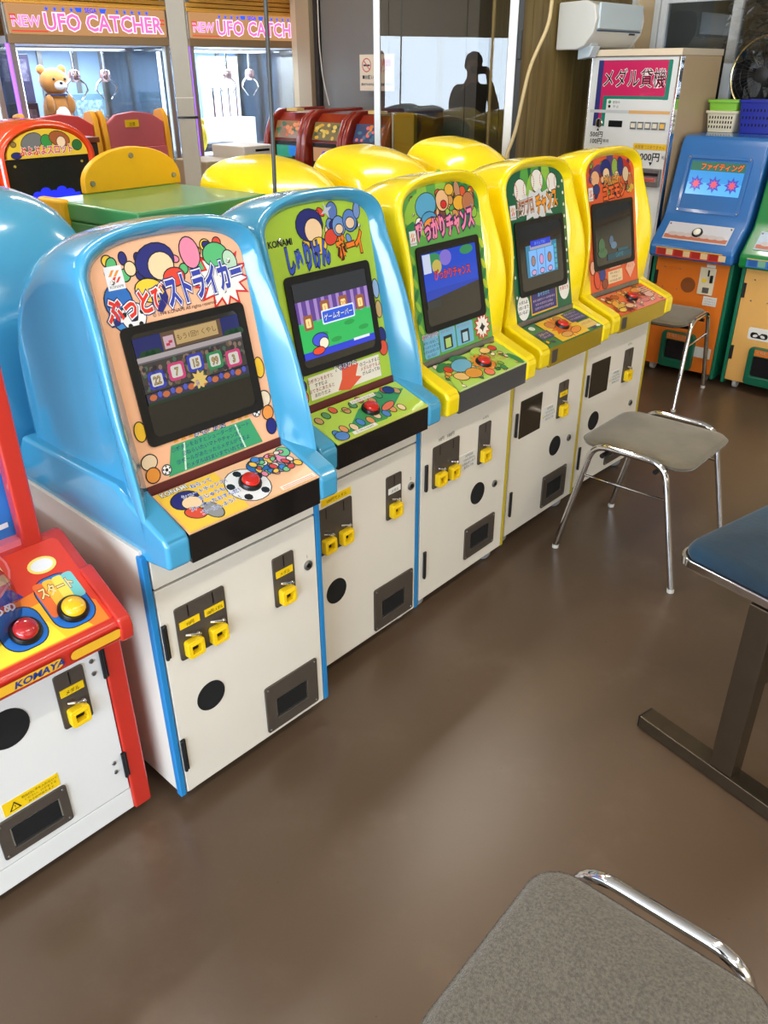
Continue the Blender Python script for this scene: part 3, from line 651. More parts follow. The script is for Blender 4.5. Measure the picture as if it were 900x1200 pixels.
# --- cabinet three: jungle
def art3(a):
    clutter(a, -.13, .35, .14, .43, [(190, 140, 90), (248, 206, 60), (90, 170, 210), (60, 150, 70), (226, 70, 50)], 20, 3)
    leaves(a, [(-.12, .40, .05, 40), (.12, .405, .05, 140), (-.08, .43, .045, 80), (.07, .432, .045, 100), (0, .436, .05, 90), (-.135, .35, .04, 20), (.14, .35, .04, 150), (.1, .37, .05, 60), (-.1, .37, .05, 120)], (40, 130, 70), (150, 200, 70))
    clutter(a, -.02, .36, .14, .43, [(210, 150, 80), (248, 206, 60), (150, 200, 70), (226, 90, 50), (240, 190, 140), (120, 70, 50)], 34, 4, .006, .014)
    blobs(a, [(-.070, .402, .042, .030, 10, (90, 170, 210)), (-.062, .368, .03, .018, 0, (80, 160, 205)), (.0, .408, .026, .026, 0, (240, 190, 140)), (.004, .398, .012, .009, 0, RED), (.034, .432, .018, .014, 0, (230, 180, 60)), (.068, .428, .012, .022, 10, (190, 140, 110)), (.072, .395, .026, .018, 0, (238, 176, 50)), (.112, .392, .026, .026, 20, (190, 120, 80)), (-.05, .355, .035, .016, 0, (244, 150, 50)), (-.105, .36, .014, .016, 0, WHT)])
    a.text('ぴっかり', -.058, .322, .056, (246, 140, 180), (120, 30, 80), .045, sx=.56, rot=4, bold=.045, ol2=NAVY)
    a.text('チャンス', .070, .328, .058, (246, 140, 180), (120, 30, 80), .045, sx=.54, rot=6, bold=.045, ol2=NAVY)
    logo(a, -.137, .330, .036, .026)
    leaves(a, [(.152, .28-.028*k, .017, 60 if k % 2 else 120) for k in range(7)], (40, 130, 70), (190, 210, 60)); leaves(a, [(-.152, .28-.03*k, .016, 60 if k % 2 else 120) for k in range(7)], (40, 130, 70), (150, 200, 70))
    a.polys([rrect(-.152, .02, -.088, .083, .006, 3), rrect(-.083, .024, -.012, .083, .004, 3), rrect(-.007, .024, .070, .083, .004, 3)], (112, 186, 222))
    a.text('あそびかた', -.12, .073, .014, (210, 60, 110), WHT, .08)
    for k, l in enumerate(('ボタンをおして', 'ぴっかりとめてね', 'メダルは5まいまで', 'はいるよ！')): a.text(l, -.12, .058-.0115*k, .009, (40, 60, 140), bold=.012)
    a.text('ボタンをおして', -.047, .073, .008, (190, 50, 60)); a.text('あたりをねらおう', .031, .073, .008, (190, 50, 60))
    for x in (-.047, .031): a.poly(rect(x-.019, .028, x+.019, .064), (24, 24, 28)); a.poly(rect(x-.012, .031, x+.012, .056), (180, 214, 120) if x < 0 else (170, 210, 230))
    a.poly(star(.115, .055, .042, .028, 12), RED); a.poly(star(.115, .055, .034, .022, 12), WHT); a.poly(star(.115, .052, .014, .008, 4), (20, 20, 24)); a.text('チャンス', .115, .028, .010, (150, 40, 30))
def ctl3(a):
    clutter(a, -.15, .01, .15, .11, [(40, 130, 70), (238, 190, 120), (230, 150, 60), (120, 180, 70), (250, 230, 200)], 60, 6, .004, .010)
    leaves(a, [(-.14, .03, .03, 60), (-.12, .10, .03, 20), (.13, .1, .035, 150), (.14, .03, .03, 100), (.05, .11, .03, 10), (-.04, .11, .03, 170), (.1, .02, .03, 20)], (40, 130, 70), (170, 210, 80))
    blobs(a, [(-.055, .082, .042, .024, 10, (90, 170, 210)), (-.1, .045, .024, .016, -20, (238, 190, 120)), (-.05, .04, .03, .02, 0, (230, 150, 60)), (.08, .1, .02, .012, 0, (238, 190, 120)), (.115, .1, .014, .012, 0, RED), (.0, .022, .016, .014, 0, (240, 120, 90)), (-.11, .085, .014, .012, 0, RED)])
    a.poly(star(.02, .062, .042, .028, 11, 10), (244, 140, 50)); a.text('ボタンを', .085, .06, .014, (226, 90, 40)); a.text('おしてね！', .09, .042, .014, (226, 90, 40)); a.poly(rect(-.158, 0, .158, .002), (220, 220, 210))
def scr3(a):
    a.poly(rect(-.118, -.006, .118, .090), (40, 80, 210)); a.polys([ell(-.07, .072, .03, .016), ell(.075, .078, .03, .012)], (60, 150, 90)); a.poly(ell(-.02, .07, .026, .020), (140, 120, 220)); a.poly(ell(-.06, .052, .02, .018), (210, 190, 90))
    a.poly([(-.118, -.03), (.118, -.01), (.118, -.004), (-.118, -.004)], (36, 70, 190)); a.poly(rect(-.116, .04, -.084, .088), (216, 226, 250)); 
    a.text('ぴっかりチャンス', .004, .018, .028, (226, 70, 80), (90, 20, 50), .05, sx=.72, rot=-2, bold=.03)
    a.poly(rect(-.118, -.05, -.06, -.03), (52, 56, 54))
# --- cabinet four: baseball
def art4(a):
    a.polys([ell(-.145+.03*k, .43-.002*k*k+.014*k, .006) for k in range(0)], WHT)
    leaves(a, [(-.06, .42, .05, 80), (.06, .425, .05, 100), (0, .43, .05, 90), (-.03, .40, .04, 60), (.04, .40, .04, 120)], (150, 200, 70), (90, 170, 70))
    for x, y, r in ((-.085, .392, .032), (.008, .412, .032), (.09, .400, .028)):
        blobs(a, [(x, y, r, r, 0, (240, 238, 232))])
        for s in (-1, 1): a.polys([ell(x+s*r*(1.15-.62*math.cos(R(t_))), y+r*.62*math.sin(R(t_))*1.25, r*.10, r*.05, 8, s*t_) for t_ in range(-60, 61, 15)], (206, 50, 46))
    a.poly(star(.0, .345, .048, .034, 14, 5, 2.5), (222, 222, 226))
    a.text('パワプロ', -.064, .326, .050, (170, 90, 50), WHT, .04, sx=.46, rot=6, bold=.04, ol2=(40, 30, 20)); a.text('チャンス', .056, .328, .060, (246, 160, 30), (70, 40, 10), .05, sx=.52, rot=6, bold=.05)
    logo(a, -.133, .335, .04, .03)
    a.polys([ell(.15, .40-.035*k, .005) for k in range(9)]+[ell(-.152, .27-.06*k, .005) for k in range(4)], (226, 232, 222))
    a.poly(ell(-.122, .056, .033, .040), (240, 240, 236)); 
    for k, l in enumerate(('メダルは', '5まいまで', 'はいるよ！')): a.text(l, -.122, .066-.015*k, .0125, (40, 40, 90), bold=.02)
    a.poly(rect(-.082, .022, .072, .092), (230, 180, 40)); a.polys([rect(-.082+.014*k, .089, -.075+.014*k, .092) for k in range(11)], (40, 30, 20)); a.poly(rect(-.077, .027, .067, .087), (50, 46, 120)); a.text('あそびかた', -.005, .074, .014, (120, 190, 240), bold=.02)
    for k, l in enumerate(('ボタンをおすとリールがまわるよ', 'もういちどおすととまるよ', 'えがそろうとメダルがでるよ')): a.text(l, -.005, .060-.0125*k, .0085, (220, 200, 220), bold=.012)
    a.poly(ell(.118, .078, .032, .040), (240, 240, 236)); a.text('めざせ', .118, .088, .014, (190, 60, 40), bold=.02); a.text('大あたり', .118, .070, .014, (190, 60, 40), bold=.02)
def ctl4(a):
    clutter(a, -.15, .01, .15, .11, [(240, 190, 50), (226, 110, 40), (60, 50, 120), (40, 120, 70)], 40, 8, .004, .010)
    a.poly(rect(-.09, .003, .075, .114), (240, 190, 50)); a.poly(star(-.01, .06, .06, .04, 16), (226, 110, 40))
    blobs(a, [(-.045, .085, .02, .016, 0, (214, 120, 70)), (.03, .03, .03, .012, 10, (236, 140, 60)), (-.03, .025, .026, .012, 0, (226, 160, 90)), (.02, .1, .02, .01, 0, (190, 120, 60))])
    a.poly(rect(-.152, .038, -.082, .072), (60, 50, 120)); a.poly(rect(.055, .060, .150, .110), (60, 50, 120)); a.poly(rect(.075, .015, .15, .052), (226, 190, 110))
    for k, l in enumerate(('ボタンをおして', 'リールをとめよう', 'そろえば大あたり')): a.text(l, .102, .098-.014*k, .010, (220, 210, 230)); 
    a.text('スタート', -.117, .055, .013, (240, 220, 120)); a.text('ストップ', -.117, .042, .010, (240, 220, 230)); a.text('メダル5まい', .112, .034, .013, (150, 50, 30)); a.polys([ell(-.13, .098, .014, .01), ell(.14, .01, .012, .005)], (226, 230, 220))
def scr4(a):
    a.poly(rect(-.09, -.058, .085, .036), (52, 120, 150)); a.poly(rect(-.075, -.055, .066, .020), (116, 172, 232)); a.poly(rect(-.066, .022, .056, .036), (150, 150, 170)); a.poly(rect(-.062, .030, .052, .048), (40, 60, 190)); a.text('あそんでね！', -.005, .034, .012, (120, 160, 240))
    a.polys([rect(-.032, -.055, -.030, .020), rect(.014, -.055, .016, .020)], (40, 50, 100)); 
    for k in range(3): blobs(a, [(-.053+.046*k, -.012, .010, .014, 0, ((150, 120, 110), (200, 140, 190), (160, 110, 80))[k]), (-.053+.046*k, -.046, .012, .007, 0, (190, 150, 190))])
    a.polys([rect(.068, -.05+.016*k, .082, -.04+.016*k) for k in range(5)], (70, 160, 170))
# --- cabinet five: orange
def art5(a):
    clutter(a, -.13, .33, .14, .43, [NAVY, (240, 180, 130), (150, 180, 70), (120, 40, 40), (250, 210, 90)], 34, 5)
    leaves(a, [(-.1, .40, .045, 30), (.1, .41, .045, 150), (0, .43, .05, 90)], (190, 40, 30), (90, 60, 120))
    blobs(a, [(-.03, .412, .032, .028, 0, NAVY), (-.028, .395, .02, .018, 0, (246, 206, 160)), (.03, .41, .02, .03, 0, (150, 180, 70)), (.066, .412, .02, .03, 0, (50, 50, 120)), (.04, .385, .014, .014, 0, (246, 206, 160)), (-.1, .385, .026, .024, 0, (240, 180, 130)), (-.095, .35, .02, .016, 0, (50, 60, 120)), (.1, .385, .02, .024, 0, (226, 200, 160)), (.13, .36, .016, .024, 0, (200, 110, 60))])
    a.text('がんばれ', .01, .360, .034, (244, 150, 40), (50, 110, 90), .09, sx=.8, bold=.04); a.text('ゴエモン', .02, .316, .054, (246, 110, 40), (50, 20, 20), .06, sx=.70, rot=3, bold=.05)
    logo(a, -.132, .338, .042, .028); a.polys([ell(.14, .34, .012, .01), ell(.13, .33, .01, .008)], (230, 190, 60))
    blobs(a, [(-.145, .10, .014, .022, 0, (240, 180, 150)), (-.12, .055, .018, .03, 10, (226, 80, 50)), (-.085, .07, .02, .022, 0, (50, 60, 140)), (-.07, .035, .018, .016, 0, (150, 70, 40))])
    a.poly(rect(-.048, .030, .050, .072), (240, 214, 170)); a.poly(rect(-.035, .080, .04, .096), (240, 190, 160)); a.text('あそびかた', .0, .083, .013, (190, 50, 40))
    for k, l in enumerate(('ボタンをおして', 'すすむよ！', 'メダルは5まいまで')): a.text(l, .0, .061-.013*k, .0095, (120, 50, 60), bold=.012)
    a.poly([(.105, .03), (.142, .07), (.110, .112), (.074, .066)], (244, 180, 150)); a.text('あたり', .108, .068, .014, (190, 60, 90))
def ctl5(a):
    clutter(a, -.15, .01, .15, .11, [(250, 190, 90), (200, 50, 40), (246, 150, 60), (250, 210, 170), (120, 40, 40)], 60, 7, .004, .010)
    blobs(a, [(-.11, .06, .022, .012, 20, (240, 160, 70)), (-.07, .09, .02, .012, 0, (190, 70, 40)), (-.06, .03, .022, .012, 0, (245, 190, 130)), (.08, .09, .03, .014, 0, (244, 150, 60)), (.11, .05, .024, .014, 0, (246, 190, 170)), (.05, .03, .026, .010, 0, (220, 70, 50)), (-.12, .02, .02, .010, 0, (250, 210, 90))])
    a.poly(rect(-.13, .036, -.08, .05), (240, 200, 90)); a.text('スタート', -.105, .039, .011, (120, 40, 30)); a.polys([rect(.09+.0*k, .06+.01*k, .148, .064+.01*k) for k in range(4)], (250, 220, 210)); a.text('ボタンをおしてね', -.02, .098, .011, (250, 220, 120))
def scr5(a):
    a.polys([ell(-.085, -.03, .020, .024), ell(-.08, -.055, .03, .016)], (74, 110, 70)); a.poly(ell(-.02, -.02, .014, .016), (90, 110, 130)); a.poly(ell(-.005, -.038, .02, .012), (100, 130, 150))
    a.poly(rect(-.05, -.085, .11, -.064), (30, 76, 88)); a.text('GAME', .03, -.080, .02, (60, 130, 140)); a.polys([rect(.02, -.062, .09, -.052)], (34, 90, 100))

D1 = [('coin', .050, .395, 2, ['10円', '100円1メダル']), ('coin', .302, .396, 1, ['メダル']), ('ret', .249, .058, .412, .194, .280, .091, .378, .146), ('spk', .109, .267), ('lock', .405, .463), ('txt', '1', .404, .482, .012)]
D2 = [('coin', .056, .395, 2, [None, None]), ('coin', .308, .394, 1, ['メダル'], True, M('white_label', (232, 230, 222), .5)), ('ret', .256, .056, .420, .195, .287, .090, .384, .146), ('spk', .115, .267), ('lock', .410, .462), ('txt', '2', .409, .481, .012), ('sticker', .075, .528, .178, .548, '100円でメダル')]
D3 = [('coin', .051, .413, 2, [None, None]), ('coin', .270, .411, 1, [None]), ('ret', .222, .097, .382, .208, .252, .125, .352, .183), ('spk', .282, .312), ('lock', .372, .312), ('note', .178, .418, .264, .470), ('txt', '10円   100円', .112, .552, .014), ('txt', 'メダル', .303, .552, .011)]
D4 = [('blank', .042, .405, .168, .535), ('coin', .271, .406, 1, ['メダル']), ('ret', .222, .078, .380, .202, .252, .110, .350, .170), ('spk', .284, .303), ('lock', .376, .304), ('note', .178, .418, .262, .470)]
D5 = [('blank', .042, .407, .168, .538), ('coin', .273, .406, 1, [None]), ('ret', .222, .078, .380, .202, .252, .110, .350, .170), ('spk', .100, .304), ('lock', .373, .300), ('note', .178, .418, .262, .470), ('txt', 'メダル', .303, .549, .011)]
GB = 'blue hooded medal games in the front row'; GY = 'yellow hooded medal games in the front row'
PO = [(-.4530, 1.2803, .817), (-.2025, 1.6750, .8345), (.10119, 2.01228, .84604), (.40735, 2.38997, .83471), (.71443, 2.75412, .79677)]
FRONT = []
FRONT.append(make_cabinet(0, *PO[0], BLUE_PL, BLUE_TRIM, YF_BLUE, 'blue hooded medal game with peach football panel, nearest of the front row', GB, FASC_BLK, dict(panel=(250, 190, 150), plate=(250, 196, 150), art=art1, ctl=ctl1, screen=scr1, btn=(.022, .055), door=D1, emit=.62)))
FRONT.append(make_cabinet(1, *PO[1], BLUE_PL, BLUE_TRIM, YF_BLUE, 'blue hooded medal game with lime green panel and green lit screen', GB, FASC_BLK, dict(panel=(172, 206, 60), plate=(184, 214, 70), art=art2, ctl=ctl2, screen=scr2, btn=(.008, .060), door=D2, emit=.95)))
FRONT.append(make_cabinet(2, *PO[2], YEL_PL, YEL_TRIM, YF_YEL, 'yellow hooded medal game with leafy green jungle panel and pink lettering', GY, FASC_GREY, dict(panel=(96, 172, 80), plate=(176, 212, 90), art=art3, ctl=ctl3, screen=scr3, btn=(.020, .060), door=D3, emit=.7)))
FRONT.append(make_cabinet(3, *PO[3], YEL_PL, YEL_TRIM, YF_YEL, 'yellow hooded medal game with dark green baseball cap panel', GY, FASC_REFL, dict(panel=(24, 100, 66), plate=(50, 120, 70), art=art4, ctl=ctl4, screen=scr4, btn=(.0, .066), door=D4, emit=.95)))
FRONT.append(make_cabinet(4, *PO[4], YEL_PL, YEL_TRIM, YF_YEL, 'yellow hooded medal game with orange red panel, farthest of the front row', GY, FASC_REFL, dict(panel=(232, 96, 44), plate=(234, 100, 60), art=art5, ctl=ctl5, screen=scr5, btn=(.005, .064), door=D5, emit=.7)))

# back row, standing back to back with the front row
def back_cab(src, i, label, group, shift=0.0):
    x, y, a = PO[i]; base = FRONT[src]
    r = Matrix.Rotation(a, 3, 'Z') @ Vector((.45, 1.01, 0))
    sh = Vector((math.cos(a), math.sin(a), 0))*shift
    t = thing('medal_game_cabinet', label, 'arcade game', (x+r.x+sh.x, y+r.y+sh.y, 0), a+math.pi, group)
    for ch in base.children:
        if ch.name.split('.')[0] in ('body', 'hood', 'console_arm', 'corner_trim', 'caster', 'control_box', 'game_panel', 'control_plate', 'screen_bezel'):
            c = ch.copy(); C.objects.link(c); c.parent = t
    return t
back_cab(0, 0, 'blue hooded medal game seen from behind, back to back with the football game', 'hooded games in the back row', -.07)
back_cab(2, 2, 'yellow hooded medal game seen from behind, left one of the three domes', 'hooded games in the back row')
back_cab(2, 3, 'yellow hooded medal game seen from behind, middle one of the three domes', 'hooded games in the back row')
back_cab(2, 4, 'yellow hooded medal game seen from behind, right dome nearest the glass door', 'hooded games in the back row')
# ------------------------------------------------------------------ red game at the left edge
def red_game():
    t = thing('red_weather_game', 'red game console with round start buttons at the left edge beside the blue cabinets', 'arcade game', (-.548, 1.273, 0), AX)
    REDP = M('red_lacquer', (200, 50, 38), .2, coat=.6, var=.06, scale=4)
    WP = M('white_enamel', (228, 228, 226), .35)
    MB().box((-.60, .01, .04), (-.01, .43, .62)).build('body', WP, t, bevel=.002)
    MB().box((-.012, -.008, .03), (.030, .43, .60)).build('corner_post', REDP, t, bevel=.006)
    MB().box((-.64, -.008, .03), (-.60, .43, .60)).build('corner_post', REDP, t, bevel=.006)
    MB().box((-.60, -.002, .035), (-.012, .012, .092)).build('kick_rail', WP, t, bevel=.0015)
    d = MB().box((-.598, -.004, .096), (-.014, .012, .55)).build('front_door', WP, t, bevel=.0015)
    Y = -.004
    coin_plate(d, -.116, .334, 1, ['メダル'], y=Y)
    speaker(d, -.214, .405, .042, Y)
    return_tray(d, -.285, .115, -.142, .210, -.262, .134, -.160, .186, Y)
    s = MB().box((-.262, Y-.001, .214), (-.150, Y, .246)).build('warning_sticker', YEL_MECH, d)
    a = Art((-.262, Y-.001, .214), (1,0,0), (0,0,1)); a.poly([(.010, .006), (.034, .006), (.022, .026)], (30, 26, 16)); a.poly([(.014, .008), (.030, .008), (.022, .022)], (246, 205, 22)); a.text('!', .022, .0085, .014, (30, 26, 16))
    for k, l in enumerate(('取出口に手を入れないで', 'ください。けがをする', 'おそれがあります')): a.text(l, .073, .0225-.0085*k, .0066, (50, 40, 14))
    a.build('sticker_lettering', s)
    for z0, z1 in ((.405, .475), (.135, .20)): hinge(d, -.014, z0, z1, Y)
    for z in (.455, .425, .185, .16): MB().lathe([(.005, 0), (.004, -.003)], (-.036, Y, z), 'y', 12).build('bolt', STEEL, d)
    for x in (-.55, -.08): caster(t, x, .06, .042); caster(t, x, .38, .042)
    # console: sloping top with a deep front lip
    prof = [(-.118, .556), (-.124, .575), (-.121, .597), (-.112, .603), (.075, .703), (.10, .703), (.10, .556)]
    con = MB(); con.prism(prof, 'x', -.63, .0); console = con.build('console', REDP, t, bevel=.006, seg=3)
    for sx in (-.617, -.012):
        MB().prism([(-.126, .556), (-.131, .585), (-.126, .605), (-.01, .667), (-.01, .60), (-.06, .556)], 'x', sx-.012, sx+.014).build('end_cheek', REDP, t, bevel=.005)
    U = Vector((0, .187, .1)).normalized(); O = Vector((0, -.112, .6032))
    a = Art(O, (1,0,0), U)
    a.poly(rrect(-.60, .002, -.020, .205, .012), (222, 60, 36))
    a.poly([(-.60, .004), (-.03, .004), (-.03, .05), (-.09, .118), (-.20, .10), (-.60, .10)], (240, 130, 40)); a.poly([(-.60, .006), (-.06, .006), (-.10, .09), (-.20, .085), (-.60, .085)], (250, 196, 40))
    a.poly([(-.60, .008), (-.11, .008), (-.12, .05), (-.60, .06)], (252, 224, 60))
    for x0, x1, c0, c1 in ((-.114, -.036, (30, 110, 200), None), (-.202, -.124, (30, 110, 200), None), (-.292, -.214, (250, 170, 40), None)):
        top = .132 if x0 > -.12 else .10
        a.poly(rrect(x0, .016, x1, top, .03, 6), (20, 24, 40)); a.poly(rrect(x0+.002, .018, x1-.002, top-.002, .028, 6), c0)
    for k, c in enumerate(((235, 110, 50), (244, 190, 60), (240, 220, 90), (120, 200, 200))): a.poly(rrect(-.110+.018*k, .050+.006*k, -.090+.018*k, .126, .006, 3), c)
    a.text('スタート', -.075, .094, .026, (250, 214, 150), (120, 60, 20), .05, sx=.62, rot=0, bold=.03)
    a.text('あめ', -.17, .098, .022, (236, 244, 255), (40, 60, 160), .07, bold=.03); a.poly([(-.205, .112), (-.13, .112), (-.14, .135), (-.17, .146), (-.195, .137)], (50, 60, 160))
    a.poly(ell(-.18, .15, .0, .0), (50, 60, 160))
    a.poly(ell(-.072, .158, .026, .018), (250, 226, 120)); a.poly(ell(-.072, .158, .020, .013), (238, 238, 240))
    a.poly(ell(-.22, .19, .10, .075, 28), (226, 120, 120)); a.poly(ell(-.22, .19, .096, .071, 28), (214, 66, 50))
    a.polys([rrect(-.158, .150, -.134, .164, .004, 3), rrect(-.156, .172, -.134, .190, .004, 3), rrect(-.17, .20, -.14, .212, .004, 3), rrect(-.20, .145, -.178, .158, .004, 3)], (240, 196, 130))
    a.build('printed_artwork', console)
    N = Vector((1,0,0)).cross(U)
    for x, c in ((-.073, (246, 190, 20)), (-.160, (180, 30, 34)), (-.250, (246, 190, 20))):
        mm = Matrix((Vector((1,0,0)), U, N)).transposed().to_4x4(); mm.translation = O+Vector((x, 0, 0))+U*.050+N*.001
        MB().lathe([(.027, 0), (.027, .006), (.024, .010), (.021, .010)], n=28).build('button_bezel', BLACK, console, mw=mm)
        MB().lathe([(.0205, .004), (.0205, .013), (.017, .018), (.009, .021), (.001, .0215)], n=28).build('push_button', M('button_%d' % c[1], c, .2, coat=.7), console, mw=mm)
    LF = Art((0, -.1245, .578), (1,0,0), (0, -.004, .02), step=.0006)
    for x0, x1 in ((-.120, -.018), (-.31, -.130), (-.5, -.32)):
        LF.poly(rrect(x0, -.012, x1, .014, .012, 5), (160, 40, 24)); LF.poly(rrect(x0+.002, -.010, x1-.002, .012, .010, 5), (248, 190, 50))
    LF.text('KOMAYA', -.175, -.006, .021, (30, 60, 140), shear=.2, bold=.03)
    LF.build('lip_artwork', console)
    # display case above
    for x in (-.62, -.078): MB().box((x, .07, .69), (x+.036, .10, 1.55)).build('case_post', REDP, t, bevel=.006)
    MB().box((-.62, .07, 1.44), (-.04, .43, 1.60)).build('case_top', REDP, t, bevel=.02)
    MB().box((-.60, .08, .70), (-.06, .42, .715)).build('case_floor', M('pink_case_floor', (226, 120, 140), .3), t)
    bk = MB().box((-.61, .103, .715), (-.06, .13, 1.44)).build('backboard', M('sky_backboard', (44, 120, 205), .35), t)
    a = Art((-.32, .103, .715), (1,0,0), (0,0,1))
    a.polys([[(.235, .02+.07*k), (.235, .03+.07*k), (.05, -.14+.07*k+.16), (.05, -.15+.07*k+.16)] for k in range(9)], (226, 236, 246)); a.poly(ell(.08, .22, .13, .14), (244, 214, 130)); a.poly(ell(.05, .16, .09, .10), (250, 232, 170)); a.build('printed_artwork', bk)
    g = MB(); n = 16; rings = []
    for k in range(7):
        ph = R(90*k/6); rings.append([(-.24+.105*math.cos(ph)*math.cos(2*math.pi*i/n), -.004+.075*math.cos(ph)*math.sin(2*math.pi*i/n), .662+.105*math.sin(ph)+.5*.075*math.cos(ph)*math.sin(2*math.pi*i/n)) for i in range(n)])
    g.loft(rings, True, False, True); g.build('clear_dome', glass('clear_acrylic', (1, .98, .98), 1.2, .01, .95), t)
red_game()

# ------------------------------------------------------------------ stools and bench
FAB = M('grey_brown_velour', (116, 106, 86), .95, var=.2, scale=9, bump=.5, bscale=350, sheen=.5, dark=(98, 89, 71))
def smooth_path(pts, r, n=6):
    out = [Vector(pts[0])]
    for a, b, c in zip(pts, pts[1:], pts[2:]):
        a, b, c = Vector(a), Vector(b), Vector(c); d0 = (a-b).normalized(); d1 = (c-b).normalized(); rr = min(r, (a-b).length*.49, (c-b).length*.49)
        for k in range(n+1):
            t = k/n; p0 = b+d0*rr; p1 = b+d1*rr; out.append(p0*(1-t)**2+b*2*t*(1-t)+p1*t*t)
    out.append(Vector(pts[-1])); return out
def pad(sx, sy, z0, z1, mat, name, parent, corner=.06, dome=.012, mw=None):
    m = MB(); base = rrect(-sx/2, -sy/2, sx/2, sy/2, corner, 6); rings = []
    for s, z in ((.93, z0), (.985, z0+.004), (1.0, z0+.014), (1.0, z0+(z1-z0)*.55), (.985, z1-.010), (.955, z1-.002), (.90, z1+.001), (.7, z1+dome*.6), (.4, z1+dome*.9), (.1, z1+dome)):
        rings.append([(p[0]*s, p[1]*s, z) for p in base])
    m.loft(rings, True, True, True); return m.build(name, mat, parent, angle=70, mw=mw)
def stool(loc, rz, label, sx=.375, sy=.37, fab=None):
    # side tubes run along x, at y = +-; legs splay along x
    t = thing('stacking_stool', label, 'stool', loc, rz, 'chrome framed stools')
    zt = .413; fx, fy = .21, .20; tx = .085
    for s in (-1, 1):
        y0 = s*fy; yt = s*(sy/2+.006)
        path = smooth_path([(-fx, y0, .012), (-tx-.035, yt, zt), (tx+.035, yt, zt), (fx, y0, .012)], .055, 8)
        leg = MB().tube(path, .0105, 12).build('side_frame', CHROME, t)
        for x in (-fx, fx): MB().cyl((x, y0, 0), (x*.995, y0, .013), .0115, n=12).build('rubber_foot', M('pale_rubber_foot', (206, 202, 192), .6), leg)
        zb = .30; k = (zb-.012)/(zt-.012); xb = fx+(tx+.035-fx)*k; yb = y0+(yt-y0)*k
        MB().cyl((-xb, yb, zb), (xb, yb, zb), .004, n=8).build('side_brace', CHROME, t)
    for x in (-.09, .09): MB().cyl((x, -sy/2, zt-.036), (x, sy/2, zt-.036), .008, n=8).build('cross_bar', BLACK, t)
    MB().prism(rrect(-sx/2+.02, -sy/2+.03, sx/2-.02, sy/2-.03, .05), 'z', .384, .390).build('seat_board', BLACK, t)
    pad(sx, sy-.022, .390, .413, fab or FAB, 'seat_cushion', t, .055, .012)
    return t
# middle stool: feet centre from the floor contact points
stool((.884, 2.425, 0), R(-42), 'grey cushioned stool with chrome tube legs standing alone in mid floor')
stool((1.375, 3.97, 0), R(52), 'grey cushioned stool with chrome tube legs in front of the orange fronted blue cabinet', .36, .36)
stool((.262, .582, 0), R(-40), 'grey speckled stool cushion with chrome side tube in the near foreground', .35, .38, M('grey_speckled_velour', (112, 106, 95), .95, var=.4, scale=230, bump=.8, bscale=520, sheen=.4, dark=(84, 79, 70)))

def bench():
    a = R(-55); t = thing('padded_bench', 'dark blue velvet bench with metal edge band and flat T foot at the right edge', 'bench', (.640, 1.530, 0), a)
    # x runs along the short end edge, y towards the far end
    VEL = M('blue_velvet', (12, 52, 74), .85, var=.5, scale=5, sheen=.2, bump=.2, bscale=90, dark=(7, 33, 48)); TUBE = M('bronzed_steel', (104, 92, 76), .26, metal=.85, var=.15, scale=25)
    L, Wd = .74, .44
    mw = Matrix.Translation((Wd/2, L/2, 0))
    b = MB(); base = rrect(-Wd/2, -L/2, Wd/2, L/2, .045, 6); inn = [(p[0]*.97, p[1]*.98) for p in base]
    b.ringprism(base, inn, 'z', .497, .518); b.build('edge_band', CHROME, t, mw=mw, bevel=.004)
    MB().prism([(p[0]*.96, p[1]*.97) for p in base], 'z', .492, .505).build('seat_board', BLACK, t, mw=mw)
    pad(Wd-.016, L-.016, .506, .548, VEL, 'seat_cushion', t, .045, .018, mw)
    for y in (.022, L-.20):
        MB().box((-.005, y-.025, .004), (Wd+.02, y+.025, .040)).build('foot_bar', TUBE, t, bevel=.003)
        MB().box((Wd/2-.028, y-.022, .040), (Wd/2+.028, y+.022, .492)).build('leg_column', TUBE, t, bevel=.003)
        for x in (-.008, Wd+.018): MB().box((x, y-.024, .005), (x+.005, y+.024, .039)).build('end_cap', BLACK, t)
        for x in (.03, Wd-.03): MB().cyl((x, y, 0), (x, y, .006), .015, n=12).build('foot_pad', BLACK, t)
    MB().box((Wd/2-.015, .04, .27), (Wd/2+.015, L-.215, .30)).build('stretcher', TUBE, t, bevel=.003)
bench()

